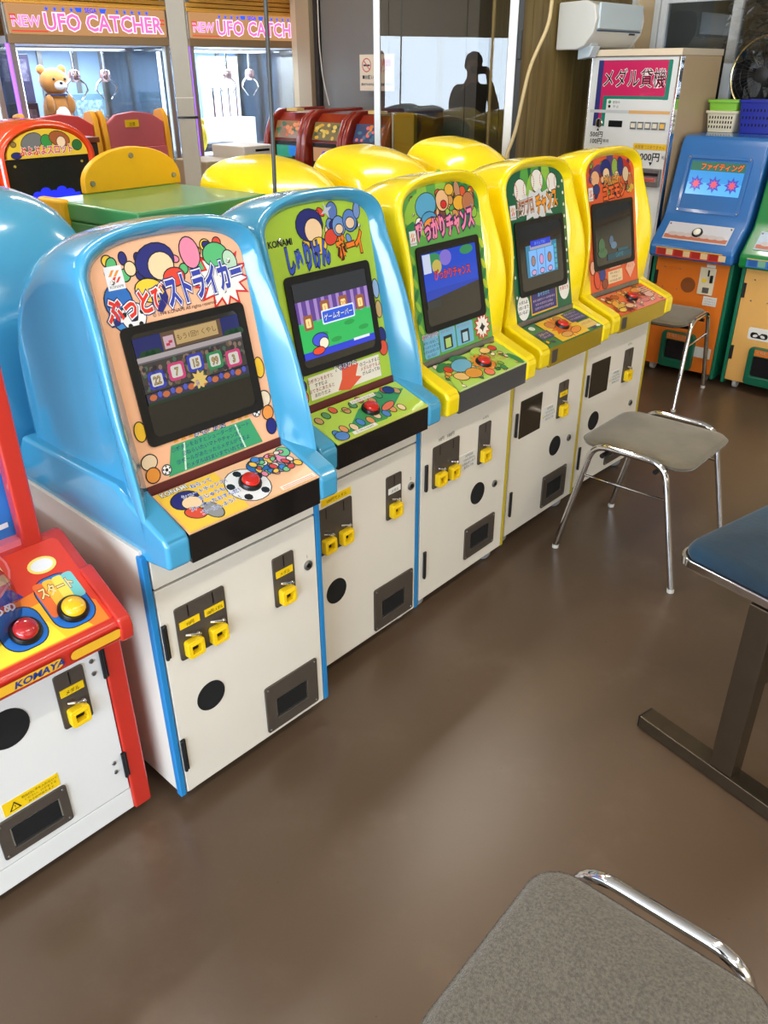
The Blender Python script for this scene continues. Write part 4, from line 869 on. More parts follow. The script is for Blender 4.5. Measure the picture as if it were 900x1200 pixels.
# ------------------------------------------------------------------ green topped game in the back row
def green_game():
    x, y, a = PO[1]; o = Matrix.Rotation(a, 3, 'Z') @ Vector((.212, .725, 0))
    t = thing('green_topped_game', 'green topped game with yellow arched headboard behind the blue cabinets', 'arcade game', (x+o.x, y+o.y, 0), a+R(3))
    G = M('green_laminate', (66, 140, 76), .3, coat=.3, var=.08, scale=4); Yp = M('amber_headboard', (238, 176, 16), .35, var=.05, scale=4)
    MB().box((-.20, -.195, .05), (.205, .20, 1.10)).build('body', M('black_back_panel', (26, 26, 28), .5), t, bevel=.004)
    MB().prism([(-.20, 1.118), (-.20, 1.165), (.205, 1.165), (.205, 1.118)], 'x', -.215, .21).build('top_shell', G, t, bevel=.008, seg=3)
    MB().box((-.214, -.199, .06), (-.198, .19, 1.118)).build('side_panel', G, t, bevel=.004); MB().box((-.2, -.2, 1.0), (-.10, -.194, 1.12)).build('corner_plate', G, t, bevel=.002)
    MB().box((-.235, .10, 1.04), (-.205, .215, 1.172)).build('corner_bumper', Yp, t, bevel=.010, seg=3)
    pts = [(-.10, 1.165), (.225, 1.165)] + [(.0625+.1625*math.cos(R(k*10)), 1.19+.085*math.sin(R(k*10))) for k in range(19)]
    h = MB().prism(pts, 'y', .19, .212).build('headboard', Yp, t, bevel=.004)
    for px, pz in ((-.075, 1.19), (.06, 1.252), (.20, 1.19)): MB().lathe([(.008, 0), (.007, -.004)], (px, .19, pz), 'y', 10).build('bolt', STEEL, h)
    for cx, cy in ((-.19, -.16), (.19, -.16), (-.19, .16), (.19, .16)): caster(t, cx, cy, .052)
green_game()

# ------------------------------------------------------------------ orange slot game and its neighbour
def orange_slot(loc, label, text=True):
    t = thing('orange_slot_game', label, 'arcade game', loc, R(50), 'orange hooded slot games')
    OR = M('orange_red_gelcoat', (238, 74, 30), .18, coat=.6, var=.06, scale=4); w = .20
    def ar(wd, zs, r, z0, y): return [(wd*-1, y, z0), (-wd, y, z0+(zs-z0)*.5)] + [(wd*math.cos(math.pi-math.pi*k/16), y, zs+r*math.sin(math.pi*k/16)) for k in range(17)] + [(wd, y, z0+(zs-z0)*.5), (wd, y, z0)]
    m = MB(); m.loft([ar(.172, 1.175, .10, .62, .018), ar(.182, 1.175, .110, .6, .0), ar(.196, 1.175, .122, .6, .004), ar(.203, 1.175, .128, .6, .02), ar(.205, 1.175, .13, .6, .20), ar(.20, 1.15, .13, .6, .36), ar(.17, 1.10, .11, .6, .43)]); m.build('hood', OR, t, angle=55)
    MB().box((-.2, .03, .05), (.2, .44, .62)).build('body', WHITE_LAM, t, bevel=.003)
    con = MB().prism([(-.12, .60), (-.12, .66), (.02, .72), (.04, .60)], 'x', -.2, .2).build('console', OR, t, bevel=.01, seg=3)
    out = [(p[0], p[2]) for p in ar(.168, 1.175, .098, 1.173, 0)]
    mq = MB().prism([p for i, p in enumerate(out) if 1 < i < len(out)-2], 'y', .006, .02).build('marquee', ink((240, 200, 60)), t)
    if text:
        a = Art((0, .006, 1.175), (1,0,0), (0,0,1)); blobs(a, [(-.06, .055, .045, .028, 20, (120, 120, 120)), (.0, .055, .022, .022, 0, (60, 150, 70)), (.055, .06, .042, .026, -15, (170, 90, 50)), (.06, .05, .018, .018, 0, (246, 214, 180)), (.125, .035, .020, .018, 0, (40, 110, 60)), (-.13, .012, .02, .01, 0, NAVY), (-.135, .05, .01, .008, 0, (150, 120, 60))]); a.text('ぷよぷよスロット', -.005, .012, .034, (226, 60, 60), WHT, .05, sx=.82, bold=.03); a.build('printed_artwork', mq)
    MB().box((-.172, .015, .72), (.172, .04, 1.173)).build('screen_recess', M('dark_recess', (20, 18, 26), .25), t)
    a = Art((0, .015, 1.0), (1,0,0), (0,0,1), emit=1.2)
    for k in range(5): a.poly(ell(-.07+.034*k, .04+.012*(k % 2), .022, .016), (30, 40, 235))
    a.poly(rect(-.11, -.02, .11, .04), (30, 40, 235)); a.build('screen_image', t)
    a = Art((0, .015, .86), (1,0,0), (0,0,1)); a.poly(rect(-.17, -.05, .17, .105), (36, 90, 60)); a.poly(star(-.02, .06, .04, .02, 7), (190, 50, 60)); a.build('lower_artwork', t)
    for x in (-.14, .14): MB().lathe([(.006, 0), (.005, -.003)], (x, .015, 1.15), 'y', 10).build('screw', CHROME, t)
    for cx in (-.16, .16): caster(t, cx, .08, .052); caster(t, cx, .39, .052)
orange_slot((-1.27, 3.38, 0), 'orange red arched slot game with yellow marquee and blue lit screen')
orange_slot((-1.27-.44*math.cos(R(50)), 3.38-.44*math.sin(R(50)), 0), 'orange red arched slot game cut off by the left edge of the picture', False)

# ------------------------------------------------------------------ pink and yellow games behind it
def pink_game(xo, label, pink, w=.36):
    base = Vector((-1.9, 4.2, 0)) + E1*xo
    t = thing('pink_backed_game', label, 'arcade game', base, AX, 'pink backed games with yellow side panels')
    YS = M('amber_side_panel', (240, 172, 40), .35, var=.05, scale=4); PK = M('pink_%d' % pink[1], pink, .3, coat=.2)
    side = [(0, .05), (0, 1.14), (.012, 1.25), (.04, 1.285), (.10, 1.275), (.14, 1.2), (.22, 1.05), (.45, 1.0), (.45, .05)]
    for x in (-.02, w): MB().prism(side, 'x', x, x+.03).build('side_panel', YS, t, bevel=.006)
    pts = [(.012, 1.10), (w-.002, 1.10), (w-.002, 1.22), (w*.8, 1.262), (w*.5, 1.275), (w*.2, 1.262), (.012, 1.22)]
    hb = MB().prism(pts, 'y', .012, .04).build('header_back', PK, t, bevel=.006)
    MB().box((.012, .004, .10), (w-.002, .40, 1.10)).build('body', PK, t, bevel=.004)
    lab = MB().box((w*.33, .0105, 1.20), (w*.56, .012, 1.235)).build('label', YEL_MECH, hb)
    a = Art((w*.445, .0105, 1.207), (1,0,0), (0,0,1)); a.text('注意', 0, 0, .02, (90, 60, 20)); a.build('label_lettering', lab)
    MB().box((.0, .03, .04), (w, .42, .10)).build('plinth', BLACK, t)
    for x in (.05, w-.05): caster(t, x, .08, .052); caster(t, x, .36, .052)
pink_game(.25, 'red backed game with yellow side panel, left of the pink backed one', (214, 66, 66))
pink_game(.675, 'dusty pink backed game with yellow side panels under the claw machine window', (206, 104, 114))
tg = thing('low_brown_cabinet', 'low brown topped cabinet between the orange slot game and the pink backed game', 'cabinet', (-1.72, 3.95, 0), AX)
MB().box((-.16, -.0, .0), (.50, .20, 1.16)).build('body', M('dark_brown_case', (40, 30, 26), .5), tg, bevel=.004); MB().box((-.17, -.01, 1.16), (.51, .21, 1.185)).build('top', M('brown_top', (120, 60, 40), .3), tg, bevel=.004)

# ------------------------------------------------------------------ claw machines
def claw_machine(loc, label, lite=(120, 180, 240), bright=1.0, w=1.03):
    t = thing('claw_machine', label, 'claw machine', loc, AX, 'claw machines along the left wall')
    SV = M('satin_silver_post', (170, 168, 162), .3, metal=.6); D = .85
    MB().box((0, .02, .04), (w, D, .90)).build('base_cabinet', M('cream_base', (214, 206, 190), .5), t, bevel=.01)
    MB().box((0, 0, .90), (w, D, .945)).build('deck_frame', SV, t, bevel=.004)
    MB().box((.03, .03, .945), (w-.03, D-.03, .955)).build('prize_floor', M('prize_floor', (220, 226, 232), .5), t)
    for x in (0, w-.035):
        for y in (0, D-.035): MB().box((x, y, .945), (x+.035, y+.035, 1.90)).build('corner_post', SV, t, bevel=.004)
    MB().box((.035, D-.04, .955), (w-.035, D-.02, 1.62)).build('back_panel', M('pale_blue_back', (176, 206, 236), .4), t)
    for k in range(3): MB().box((.30+.25*k, D-.055, .955), (.33+.25*k, D-.04, 1.62)).build('back_mullion', SV, t)
    GL = glass('case_glass', (.96, .98, 1), .8, 0, .95)
    MB().box((.035, .008, .945), (w-.035, .014, 1.60)).build('front_glass', GL, t, smooth=False)
    MB().box((w-.014, .035, .945), (w-.008, D-.035, 1.60)).build('side_glass', GL, t, smooth=False)
    MB().box((.008, .035, .945), (.014, D-.035, 1.60)).build('side_glass', GL, t, smooth=False)
    MB().box((0, -.006, 1.60), (w, .03, 1.645)).build('glass_rail', M('tan_rail', (150, 128, 98), .4, metal=.3), t, bevel=.003)
    MB().box((.03, .03, 1.60), (w-.03, D-.03, 1.64)).build('case_ceiling', M('case_ceiling', (226, 230, 236), .5), t)
    sg = MB().box((.015, -.012, 1.648), (w-.015, .06, 1.79)).build('sign_box', M('peach_sign', (228, 168, 110), .4, emit=.6), t, bevel=.004)
    a = Art((w/2, -.012, 1.648), (1,0,0), (0,0,1), emit=1.5)
    a.text('NEW', -.40, .035, .075, (246, 120, 176), (255, 200, 225), .03, sx=.95, bold=.02); a.text('UFO CATCHER', .085, .022, .115, (244, 96, 160), (255, 206, 228), .045, sx=.98, bold=.02)
    a.polys([star(-.27+.05*k, .122, .014, .006) for k in range(5)]+[star(.17+.05*k, .122, .014, .006) for k in range(5)], (40, 80, 230)); a.text('SEGA', 0, .112, .032, (50, 60, 220), bold=.03); a.polys([[(-.06, .112), (-.055, .134), (-.10, .134), (-.09, .112)], [(.06, .112), (.055, .134), (.10, .134), (.09, .112)]], (40, 80, 230))
    a.polys([rect(-.49, .010, -.28, .016), rect(-.49, .085, -.455, .092), rect(-.49, .065, -.455, .072), rect(.455, .085, .49, .092), rect(.455, .065, .49, .072)], (190, 50, 40)); a.build('sign_lettering', sg)
    fl = MB(); n = 26
    for k in range(4): fl.box((0, -.01+.006*k, 1.792+.026*k), (w, .10, 1.814+.026*k))
    fl.build('gold_cornice', M('gold_cornice', (232, 178, 80), .35, metal=.2), t, bevel=.003)
    MB().box((-.02, -.14, 1.92), (w+.02, D, 1.98)).build('roof_canopy', M('yellow_canopy', (246, 200, 50), .5), t, bevel=.02)
    for x in (.05, w-.055):
        MB().cyl((x, .05, 1.0), (x, .05, 1.57), .011, n=10).build('case_tube', M('cool_tube', (214, 232, 255), .4, emit=5), t)
    MB().cyl((-.014, -.005, .96), (-.014, -.005, 1.60), .010, n=10).build('corner_tube', M('violet_tube', (150, 90, 255), .4, emit=2.2), t)
    l = area('case_light', (0, 0, 0), (0, 0, -1), w*.8, .4, 13*bright, (.78, .88, 1.0)); l.parent = t; l.matrix_parent_inverse = Matrix.Identity(4); l.matrix_local = Matrix.Translation((w/2, .4, 1.59))
    MB().box((.05, .34, 1.575), (w-.05, .37, 1.597)).build('gantry_rail', STEEL, t)
    for cx in (.55, .76):
        cl = MB(); cl.cyl((cx, .355, 1.58), (cx, .355, 1.455), .011, n=10); claw = cl.build('claw_rod', CHROME, t)
        MB().lathe([(.012, .05), (.03, .045), (.036, .02), (.034, -.005), (.02, -.02), (.004, -.022)], (cx, .355, 1.425), 'z', 18).build('claw_body', M('rose_chrome', (220, 190, 190), .15, metal=.9), claw)
        for s in (-1, 1): MB().tube([(cx+s*.02, .355, 1.425), (cx+s*.062, .355, 1.395), (cx+s*.075, .355, 1.36), (cx+s*.025, .355, 1.305)], [.008, .007, .006, .004], 8).build('claw_arm', CHROME, claw)
    return t
claw_machine((-2.086+.055, 5.052+.06, 0), 'claw machine with lit pink sign and brown bear left of the pale post')
claw_machine((-1.225, 5.976, 0), 'claw machine with lit pink sign right of the pale post', bright=2.2)
claw_machine((-2.086+.055-.76, 5.052+.06-.815, 0), 'claw machine with violet corner tube cut off at the left edge')
U1 = Vector((-2.031, 5.112, 0))
def u1(x, y, z): return U1 + E1*x - E2*y + Vector((0, 0, z))
def bear():
    t = thing('teddy_bear', 'brown teddy bear with white muzzle sitting in the left claw machine', 'soft toy', u1(.485, .52, 1.087), AX)
    t.scale = (.74, .74, .74)
    BR = M('brown_plush', (196, 128, 58), .95, bump=.6, bscale=250, sheen=.5, var=.15, scale=20); WP = M('white_plush', (236, 230, 222), .95, sheen=.4)
    b = MB(); b.ball((0, 0, .19), .125, .10, .19); b.build('torso', BR, t); b = MB(); b.ball((0, -.075, .15), .075, .04, .11); b.build('belly_patch', WP, t)
    hd = MB().ball((0, -.02, .435), .125, .105, .105).build('head', BR, t)
    for s in (-1, 1):
        MB().ball((s*.095, 0, .525), .036, .026, .036).build('ear', BR, hd); MB().ball((s*.05, -.118, .455), .011).build('eye', BLACK, hd)
        MB().ball((s*.095, -.07, .265), .036, .04, .075).build('arm', BR, t); MB().ball((s*.09, -.10, .05), .05, .10, .048).build('leg', BR, t)
    MB().ball((0, -.105, .41), .052, .035, .036).build('muzzle', WP, hd); MB().ball((0, -.138, .425), .016, .012, .012).build('nose', BLACK, hd)
    MB().tube([(.085*math.cos(R(k*30)), -.02+.075*math.sin(R(k*30)), .335) for k in range(13)], .008, 8).build('collar', M('navy_ribbon', (50, 56, 96), .6), t)
bear()
def prize_box(x, y, z, sx, sy, sz, c, label, base=None, txt=None):
    o = base or U1; loc = o + E1*x - E2*y + Vector((0, 0, z))
    t = thing('prize_box', label, 'box', loc, AX, 'boxed prizes in the claw machines')
    MB().box((-sx/2, -sy/2, 0), (sx/2, sy/2, sz)).build('carton', M('carton_%02x%02x%02x' % c, c, .4, var=.3, scale=12), t, bevel=.003)
    MB().box((-sx*.4, -sy/2-.002, sz*.45), (sx*.4, -sy/2, sz*.9)).build('printed_window', M('carton_print_%d' % c[0], tuple(min(255, v+60) for v in c), .3, var=.6, scale=40), t)
prize_box(.47, .52, .956, .30, .26, .13, (200, 206, 212), 'pale flat carton under the teddy bear')
prize_box(.19, .45, .956, .20, .14, .34, (70, 44, 44), 'dark red prize box leaning tall at the left of the bear')
prize_box(.19, .45, 1.297, .19, .13, .26, (96, 90, 120), 'violet grey prize box stacked on the dark red one')
prize_box(.74, .62, .956, .24, .10, .38, (130, 170, 190), 'pale teal prize box behind the claws right of the bear')
for k in range(6):
    c = ((230, 226, 216), (120, 90, 70), (220, 200, 170), (60, 60, 64), (200, 150, 110), (236, 236, 230))[k]
    t = thing('plush_toy', '%s small plush toy in the row below the right hand claw' % ('white', 'brown', 'cream', 'charcoal', 'tan', 'ivory')[k], 'soft toy', u1(.64+.062*k, .30+.03*(k % 2), .956), AX, 'small plush toys in the claw machine')
    m_ = M('plush_%d' % k, c, .95, sheen=.4, bump=.4, bscale=200)
    MB().ball((0, 0, .09), .028, .03, .09).build('torso', m_, t); MB().ball((0, 0, .205), .030, .03, .04).build('head', m_, t)
    for s in (-1, 1): MB().ball((s*.018, 0, .243), .012, .008, .014, 8, 6).build('ear', m_, t); MB().ball((s*.012, -.028, .21), .004, n=6, m=4).build('eye', BLACK, t)
U2 = Vector((-1.225, 5.976, 0))
t = thing('prize_stand', 'white prize display stand with chrome rods in the right claw machine', 'display stand', U2+E1*.62-E2*.5+Vector((0,0,.956)), AX)
MB().box((-.14, -.1, 0), (.20, .1, .20)).build('plinth', M('white_plinth', (236, 238, 240), .4), t, bevel=.004)
MB().box((-.14, .07, .2), (.20, .085, .60)).build('back_board', M('white_plinth'  , (236, 238, 240), .4), t)
for k in range(4): MB().cyl((-.1+.07*k, 0, .2), (-.1+.07*k, 0, .40), .008, n=8).build('rod', CHROME, t)
t = thing('yellow_cushion_prize', 'plain yellow rounded plush prize low in the right claw machine', 'soft toy', U2+E1*.14-E2*.20+Vector((0,0,.956)), AX)
MB().ball((0, 0, .10), .065, .06, .10).build('body', M('yellow_plush', (232, 206, 40), .95, sheen=.4), t)
for s in (-1, 1): MB().ball((s*.04, 0, .2), .016, .012, .03).build('ear', M('yellow_plush'), t) if False else MB().ball((s*.04, 0, .195), .018, .014, .024).build('ear', MATS['yellow_plush'], t)
prize_box(.36, .32, .956, .26, .12, .05, (40, 42, 46), 'flat black prize box on the floor of the right claw machine', U2)

# ------------------------------------------------------------------ pale post, leaning rod, boxes
t = thing('support_post', 'pale grey square post with a black cable tie in front of the claw machines', 'post', (-.97, 4.5, 0), R(10))
MB().box((-.043, -.043, .01), (.043, .043, 2.62)).build('shaft', M('pale_grey_paint', (186, 180, 166), .5, var=.08, scale=5), t, bevel=.004); MB().box((-.07, -.07, 0), (.07, .07, .012)).build('base_plate', STEEL, t, bevel=.002)
tie = MB(); tie.ringprism(rrect(-.046, -.046, .046, .046, .004, 2), rrect(-.0435, -.0435, .0435, .0435, .003, 2), 'z', 1.255, 1.265); tie.box((.044, -.05, 1.254), (.056, -.04, 1.266)); tie.build('cable_tie', BLACK, t); MB().box((-.045, -.0445, 1.345), (.045, -.0425, 1.349)).build('joint_band', WHITE_LAM, t)
t = thing('hanging_rod', 'thin dark grey rod hanging from the ceiling behind the lime green game', 'rod', (PO[1][0]+.44*math.cos(PO[1][2])+.03-.57*math.sin(PO[1][2]), PO[1][1]+.44*math.sin(PO[1][2])+.57*math.cos(PO[1][2]), 0), 0)
MB().tube([(0.0, 0, 1.0), (.008, 0, 1.30), (.012, 0, 1.62), (.03, 0, 2.62)], .0055, 10).build('shaft', M('dark_grey_rod', (84, 86, 86), .4, metal=.4), t)
MB().lathe([(.008, 0), (.009, .01), (.006, .02)], (0, 0, .985), 'z', 12).build('end_tip', BLACK, t)
t = thing('beige_utility_box', 'beige metal box with a rounded handle beside the pale post', 'box', (-.86, 4.86, 0), AX)
MB().box((-.13, 0, 0), (.09, .3, 1.03)).build('case', M('beige_metal', (176, 164, 136), .5, var=.05, scale=5), t, bevel=.008)
MB().tube(smooth_path([(-.10, -.002, 1.0), (-.10, -.02, 1.0), (.06, -.02, 1.0), (.06, -.02, .86)], .02), .007, 8).build('pull_handle', M('beige_metal', (0,0,0)), t); MB().box((-.10, -.008, .80), (-.05, 0, .97)).build('hatch', M('shadow_hatch', (92, 84, 70), .6), t, bevel=.003)  # hatch in a darker brown than the case
t = thing('white_utility_box', 'white box with dark slot next to the first dark red game', 'box', (-.70, 5.02, 0), AX)
MB().box((-.10, 0, 0), (.12, .3, 1.09)).build('case', M('warm_white_case', (214, 208, 198), .5), t, bevel=.006); MB().box((-.02, -.003, 1.06), (.08, 0, 1.072)).build('slot', BLACK, t)

# ------------------------------------------------------------------ three dark red games against the far wall
DRED = M('dark_red_gelcoat', (146, 42, 26), .2, coat=.6, var=.08, scale=4)
def dark_red(k, label, marq, scr):
    base = Vector((-.70, 5.70, 0)) + E2*(-.145+.362*k)
    t = thing('dark_red_game', label, 'arcade game', base, AX-math.pi/2, 'dark red arched games by the far wall')
    prof = [(.05, .62), (.0, .70), (.02, .95), (.05, 1.10), (.10, 1.20), (.18, 1.245), (.30, 1.25), (.58, 1.25), (.58, .60)]
    for x in (0, .317): MB().prism(prof, 'x', x, x+.043).build('side_cheek', DRED, t, bevel=.014, seg=3)
    inn = [(.095, .70), (.105, 1.08), (.14, 1.17), (.20, 1.225), (.30, 1.235), (.58, 1.235), (.58, .70)]
    MB().prism(inn, 'x', .043, .317).build('hood', DRED, t, bevel=.004)
    MB().box((.01, .06, .04), (.35, .58, .62)).build('body', M('red_case', (120, 34, 26), .4), t, bevel=.003)
    A0 = Vector((.18, .098, 1.08)); Um = Vector((0, .035, .09)).normalized(); m = MB(); q = [A0+Vector((sx*.125, 0, 0))+Um*tt for sx, tt in ((-1, 0), (1, 0), (1, .105), (-1, .105))]; Nn = Vector((1,0,0)).cross(Um)
    m.add([p+Nn*.002 for p in q]+[p+Nn*.006 for p in q], [(0,3,2,1),(4,5,6,7),(0,1,5,4),(1,2,6,5),(2,3,7,6),(3,0,4,7)]); mq = m.build('marquee', ink(marq[0]), t)
    a = Art(A0+Nn*.006, (1,0,0), Um); rnd = random.Random(k)
    for c in marq[1:]: a.polys([ell(rnd.uniform(-.105, .105), rnd.uniform(.012, .092), rnd.uniform(.008, .02), rnd.uniform(.008, .014), 10) for _ in range(8)], c)
    a.build('printed_artwork', mq)
    sc = MB().box((.06, .088, .74), (.30, .097, 1.065)).build('screen', M('dim_crt', (44, 40, 38), .15, coat=.5), t)
    a = Art((.18, .088, .97), (1,0,0), (0,0,1), emit=.8)
    for pts, c in scr: a.poly(pts, c)
    a.build('screen_image', sc)
    MB().prism([(-.10, .62), (-.10, .67), (.08, .74), (.08, .62)], 'x', .02, .34).build('console', DRED, t, bevel=.008)
    MB().box((.14, .14, 1.2355), (.24, .20, 1.252)).build('roof_label', M('cream_label', (236, 206, 130), .5), t) if k != 1 else None
    for cx in (.05, .31): caster(t, cx, .1, .042); caster(t, cx, .53, .042)
dark_red(0, 'dark red arched game with orange flowered marquee, left of three by the far wall', ((150, 110, 60), (226, 110, 60), (60, 110, 60), (236, 150, 90)), [(rect(-.10, .0, .05, .07), (50, 150, 120)), (rect(.02, .01, .09, .07), (40, 130, 220))])
dark_red(1, 'dark red arched game with yellow lettered marquee, middle of three by the far wall', ((120, 110, 60), (226, 180, 40), (70, 90, 60), (226, 200, 90)), [(rect(-.11, -.01, .11, .07), (190, 140, 100)), (rrect(-.03, -.01, .11, .05, .01), (100, 70, 220))])
dark_red(2, 'dark red arched game with pink and blue marquee, partly behind the glass door', ((60, 80, 120), (236, 120, 130), (240, 150, 70), (80, 130, 160)), [(rrect(-.10, .0, .10, .075, .012), (50, 120, 240))])
t = thing('yellow_board', 'mustard yellow board standing behind the glass door', 'board', Vector((-.533, 6.43, 0))+E2*1.335-E1*.547, AX-math.pi/2)
MB().box((0, 0, .02), (.15, .03, 1.25)).build('panel', M('mustard_board', (196, 152, 20), .5, var=.05, scale=4), t, bevel=.003); MB().box((-.01, -.01, 0), (.16, .04, .02)).build('base_strip', BLACK, t); MB().box((-.012, -.005, .02), (0, .035, 1.25)).build('edge_strip', M('cream_edge', (226, 214, 190), .5), t)
# no smoking poster
t = thing('no_smoking_poster', 'cream no smoking poster taped to the grey panelled wall', 'poster', Vector((-.533, 6.43, 0))+E2*.603-E1*.068+Vector((0, 0, 1.345)), AX-math.pi/2)
ps = MB().box((0, -.001, 0), (.30, .001, .205)).build('sheet', M('cream_paper', (228, 214, 188), .7), t)
a = Art((0, -.001, 0), (1,0,0), (0,0,1)); a.poly(ell(.062, .145, .040, .040, 28), (200, 60, 40)); a.poly(ell(.062, .145, .034, .034, 28), (228, 214, 188)); a.poly(rect(.034, .139, .092, .149), (30, 30, 32)); a.poly([(.036, .168), (.041, .172), (.090, .122), (.085, .118)], (200, 60, 40)); a.text('禁煙', .20, .115, .075, (206, 50, 40), bold=.03); a.text('■お願い', .075, .068, .026, (30, 30, 32), bold=.02); a.text('店内でのおたばこはご遠慮ください', .15, .030, .017, (40, 40, 42), bold=.02); a.build('poster_lettering', ps)
# cords
tag(MB().tube(smooth_path([(.80, 4.30, 2.61), (.77, 4.3, 1.74), (.765, 4.3, 1.64), (.69, 4.3, 1.47), (.665, 4.3, 1.33), (.64, 4.3, 1.18), (.60, 4.29, 1.08), (.58, 4.28, .70), (.60, 4.28, .003)], .05, 4), .0085, 8).build('power_cable', M('beige_cord', (206, 186, 140), .5), None), 'thick beige cord hanging down in front of the timber boarded wall', 'cord')
tag(MB().tube(smooth_path([(-.42, 5.9, 2.61), (-.39, 5.9, 1.84), (-.39, 5.9, 1.61), (-.375, 5.9, 1.42), (-.34, 5.9, 1.262)], .05, 4), .004, 6).build('thin_cable', M('pale_cord', (206, 200, 186), .5), None), 'thin pale cord hanging in front of the grey panelled wall', 'cord')

# ------------------------------------------------------------------ air conditioner
def aircon():
    t = thing('air_conditioner', 'white wall air conditioner mounted on the timber boarded wall', 'air conditioner', Vector((.639, 4.458, 0))+E1*.345+E2*.006+Vector((0, 0, .016)), AX)
    WA = M('white_abs', (222, 224, 222), .35); prof = [(0, 1.53), (0, 1.73), (-.155, 1.735), (-.20, 1.715), (-.215, 1.66), (-.205, 1.60), (-.16, 1.545), (-.12, 1.53)]
    body = MB().prism(prof, 'x', .02, .47).build('body', WA, t, bevel=.004)
    for x in (0, .47): MB().prism([(p[0]*1.01, 1.63+(p[1]-1.63)*1.02) for p in prof], 'x', x, x+.02).build('end_cap', WA, t, bevel=.008, seg=3)
    MB().box((.03, -.219, 1.615), (.46, -.205, 1.728)).build('front_panel', M('pale_blue_white', (206, 222, 232), .25), t, bevel=.006)
    MB().box((.03, -.214, 1.606), (.46, -.20, 1.612)).build('panel_gap', M('gap_blue', (70, 90, 120), .5), t)
    MB().box((.05, -.17, 1.515), (.12, -.155, 1.56)).build('flap', WA, t, bevel=.004)
    MB().prism([(-.10, 1.485), (-.165, 1.495), (-.19, 1.545), (-.10, 1.545)], 'x', .05, .12).build('louvre_box', M('pale_blue_white', (206, 222, 232), .25), t, bevel=.005)
    MB().box((.36, -.206, 1.595), (.42, -.196, 1.603)).build('indicator', BLACK, t)
aircon()

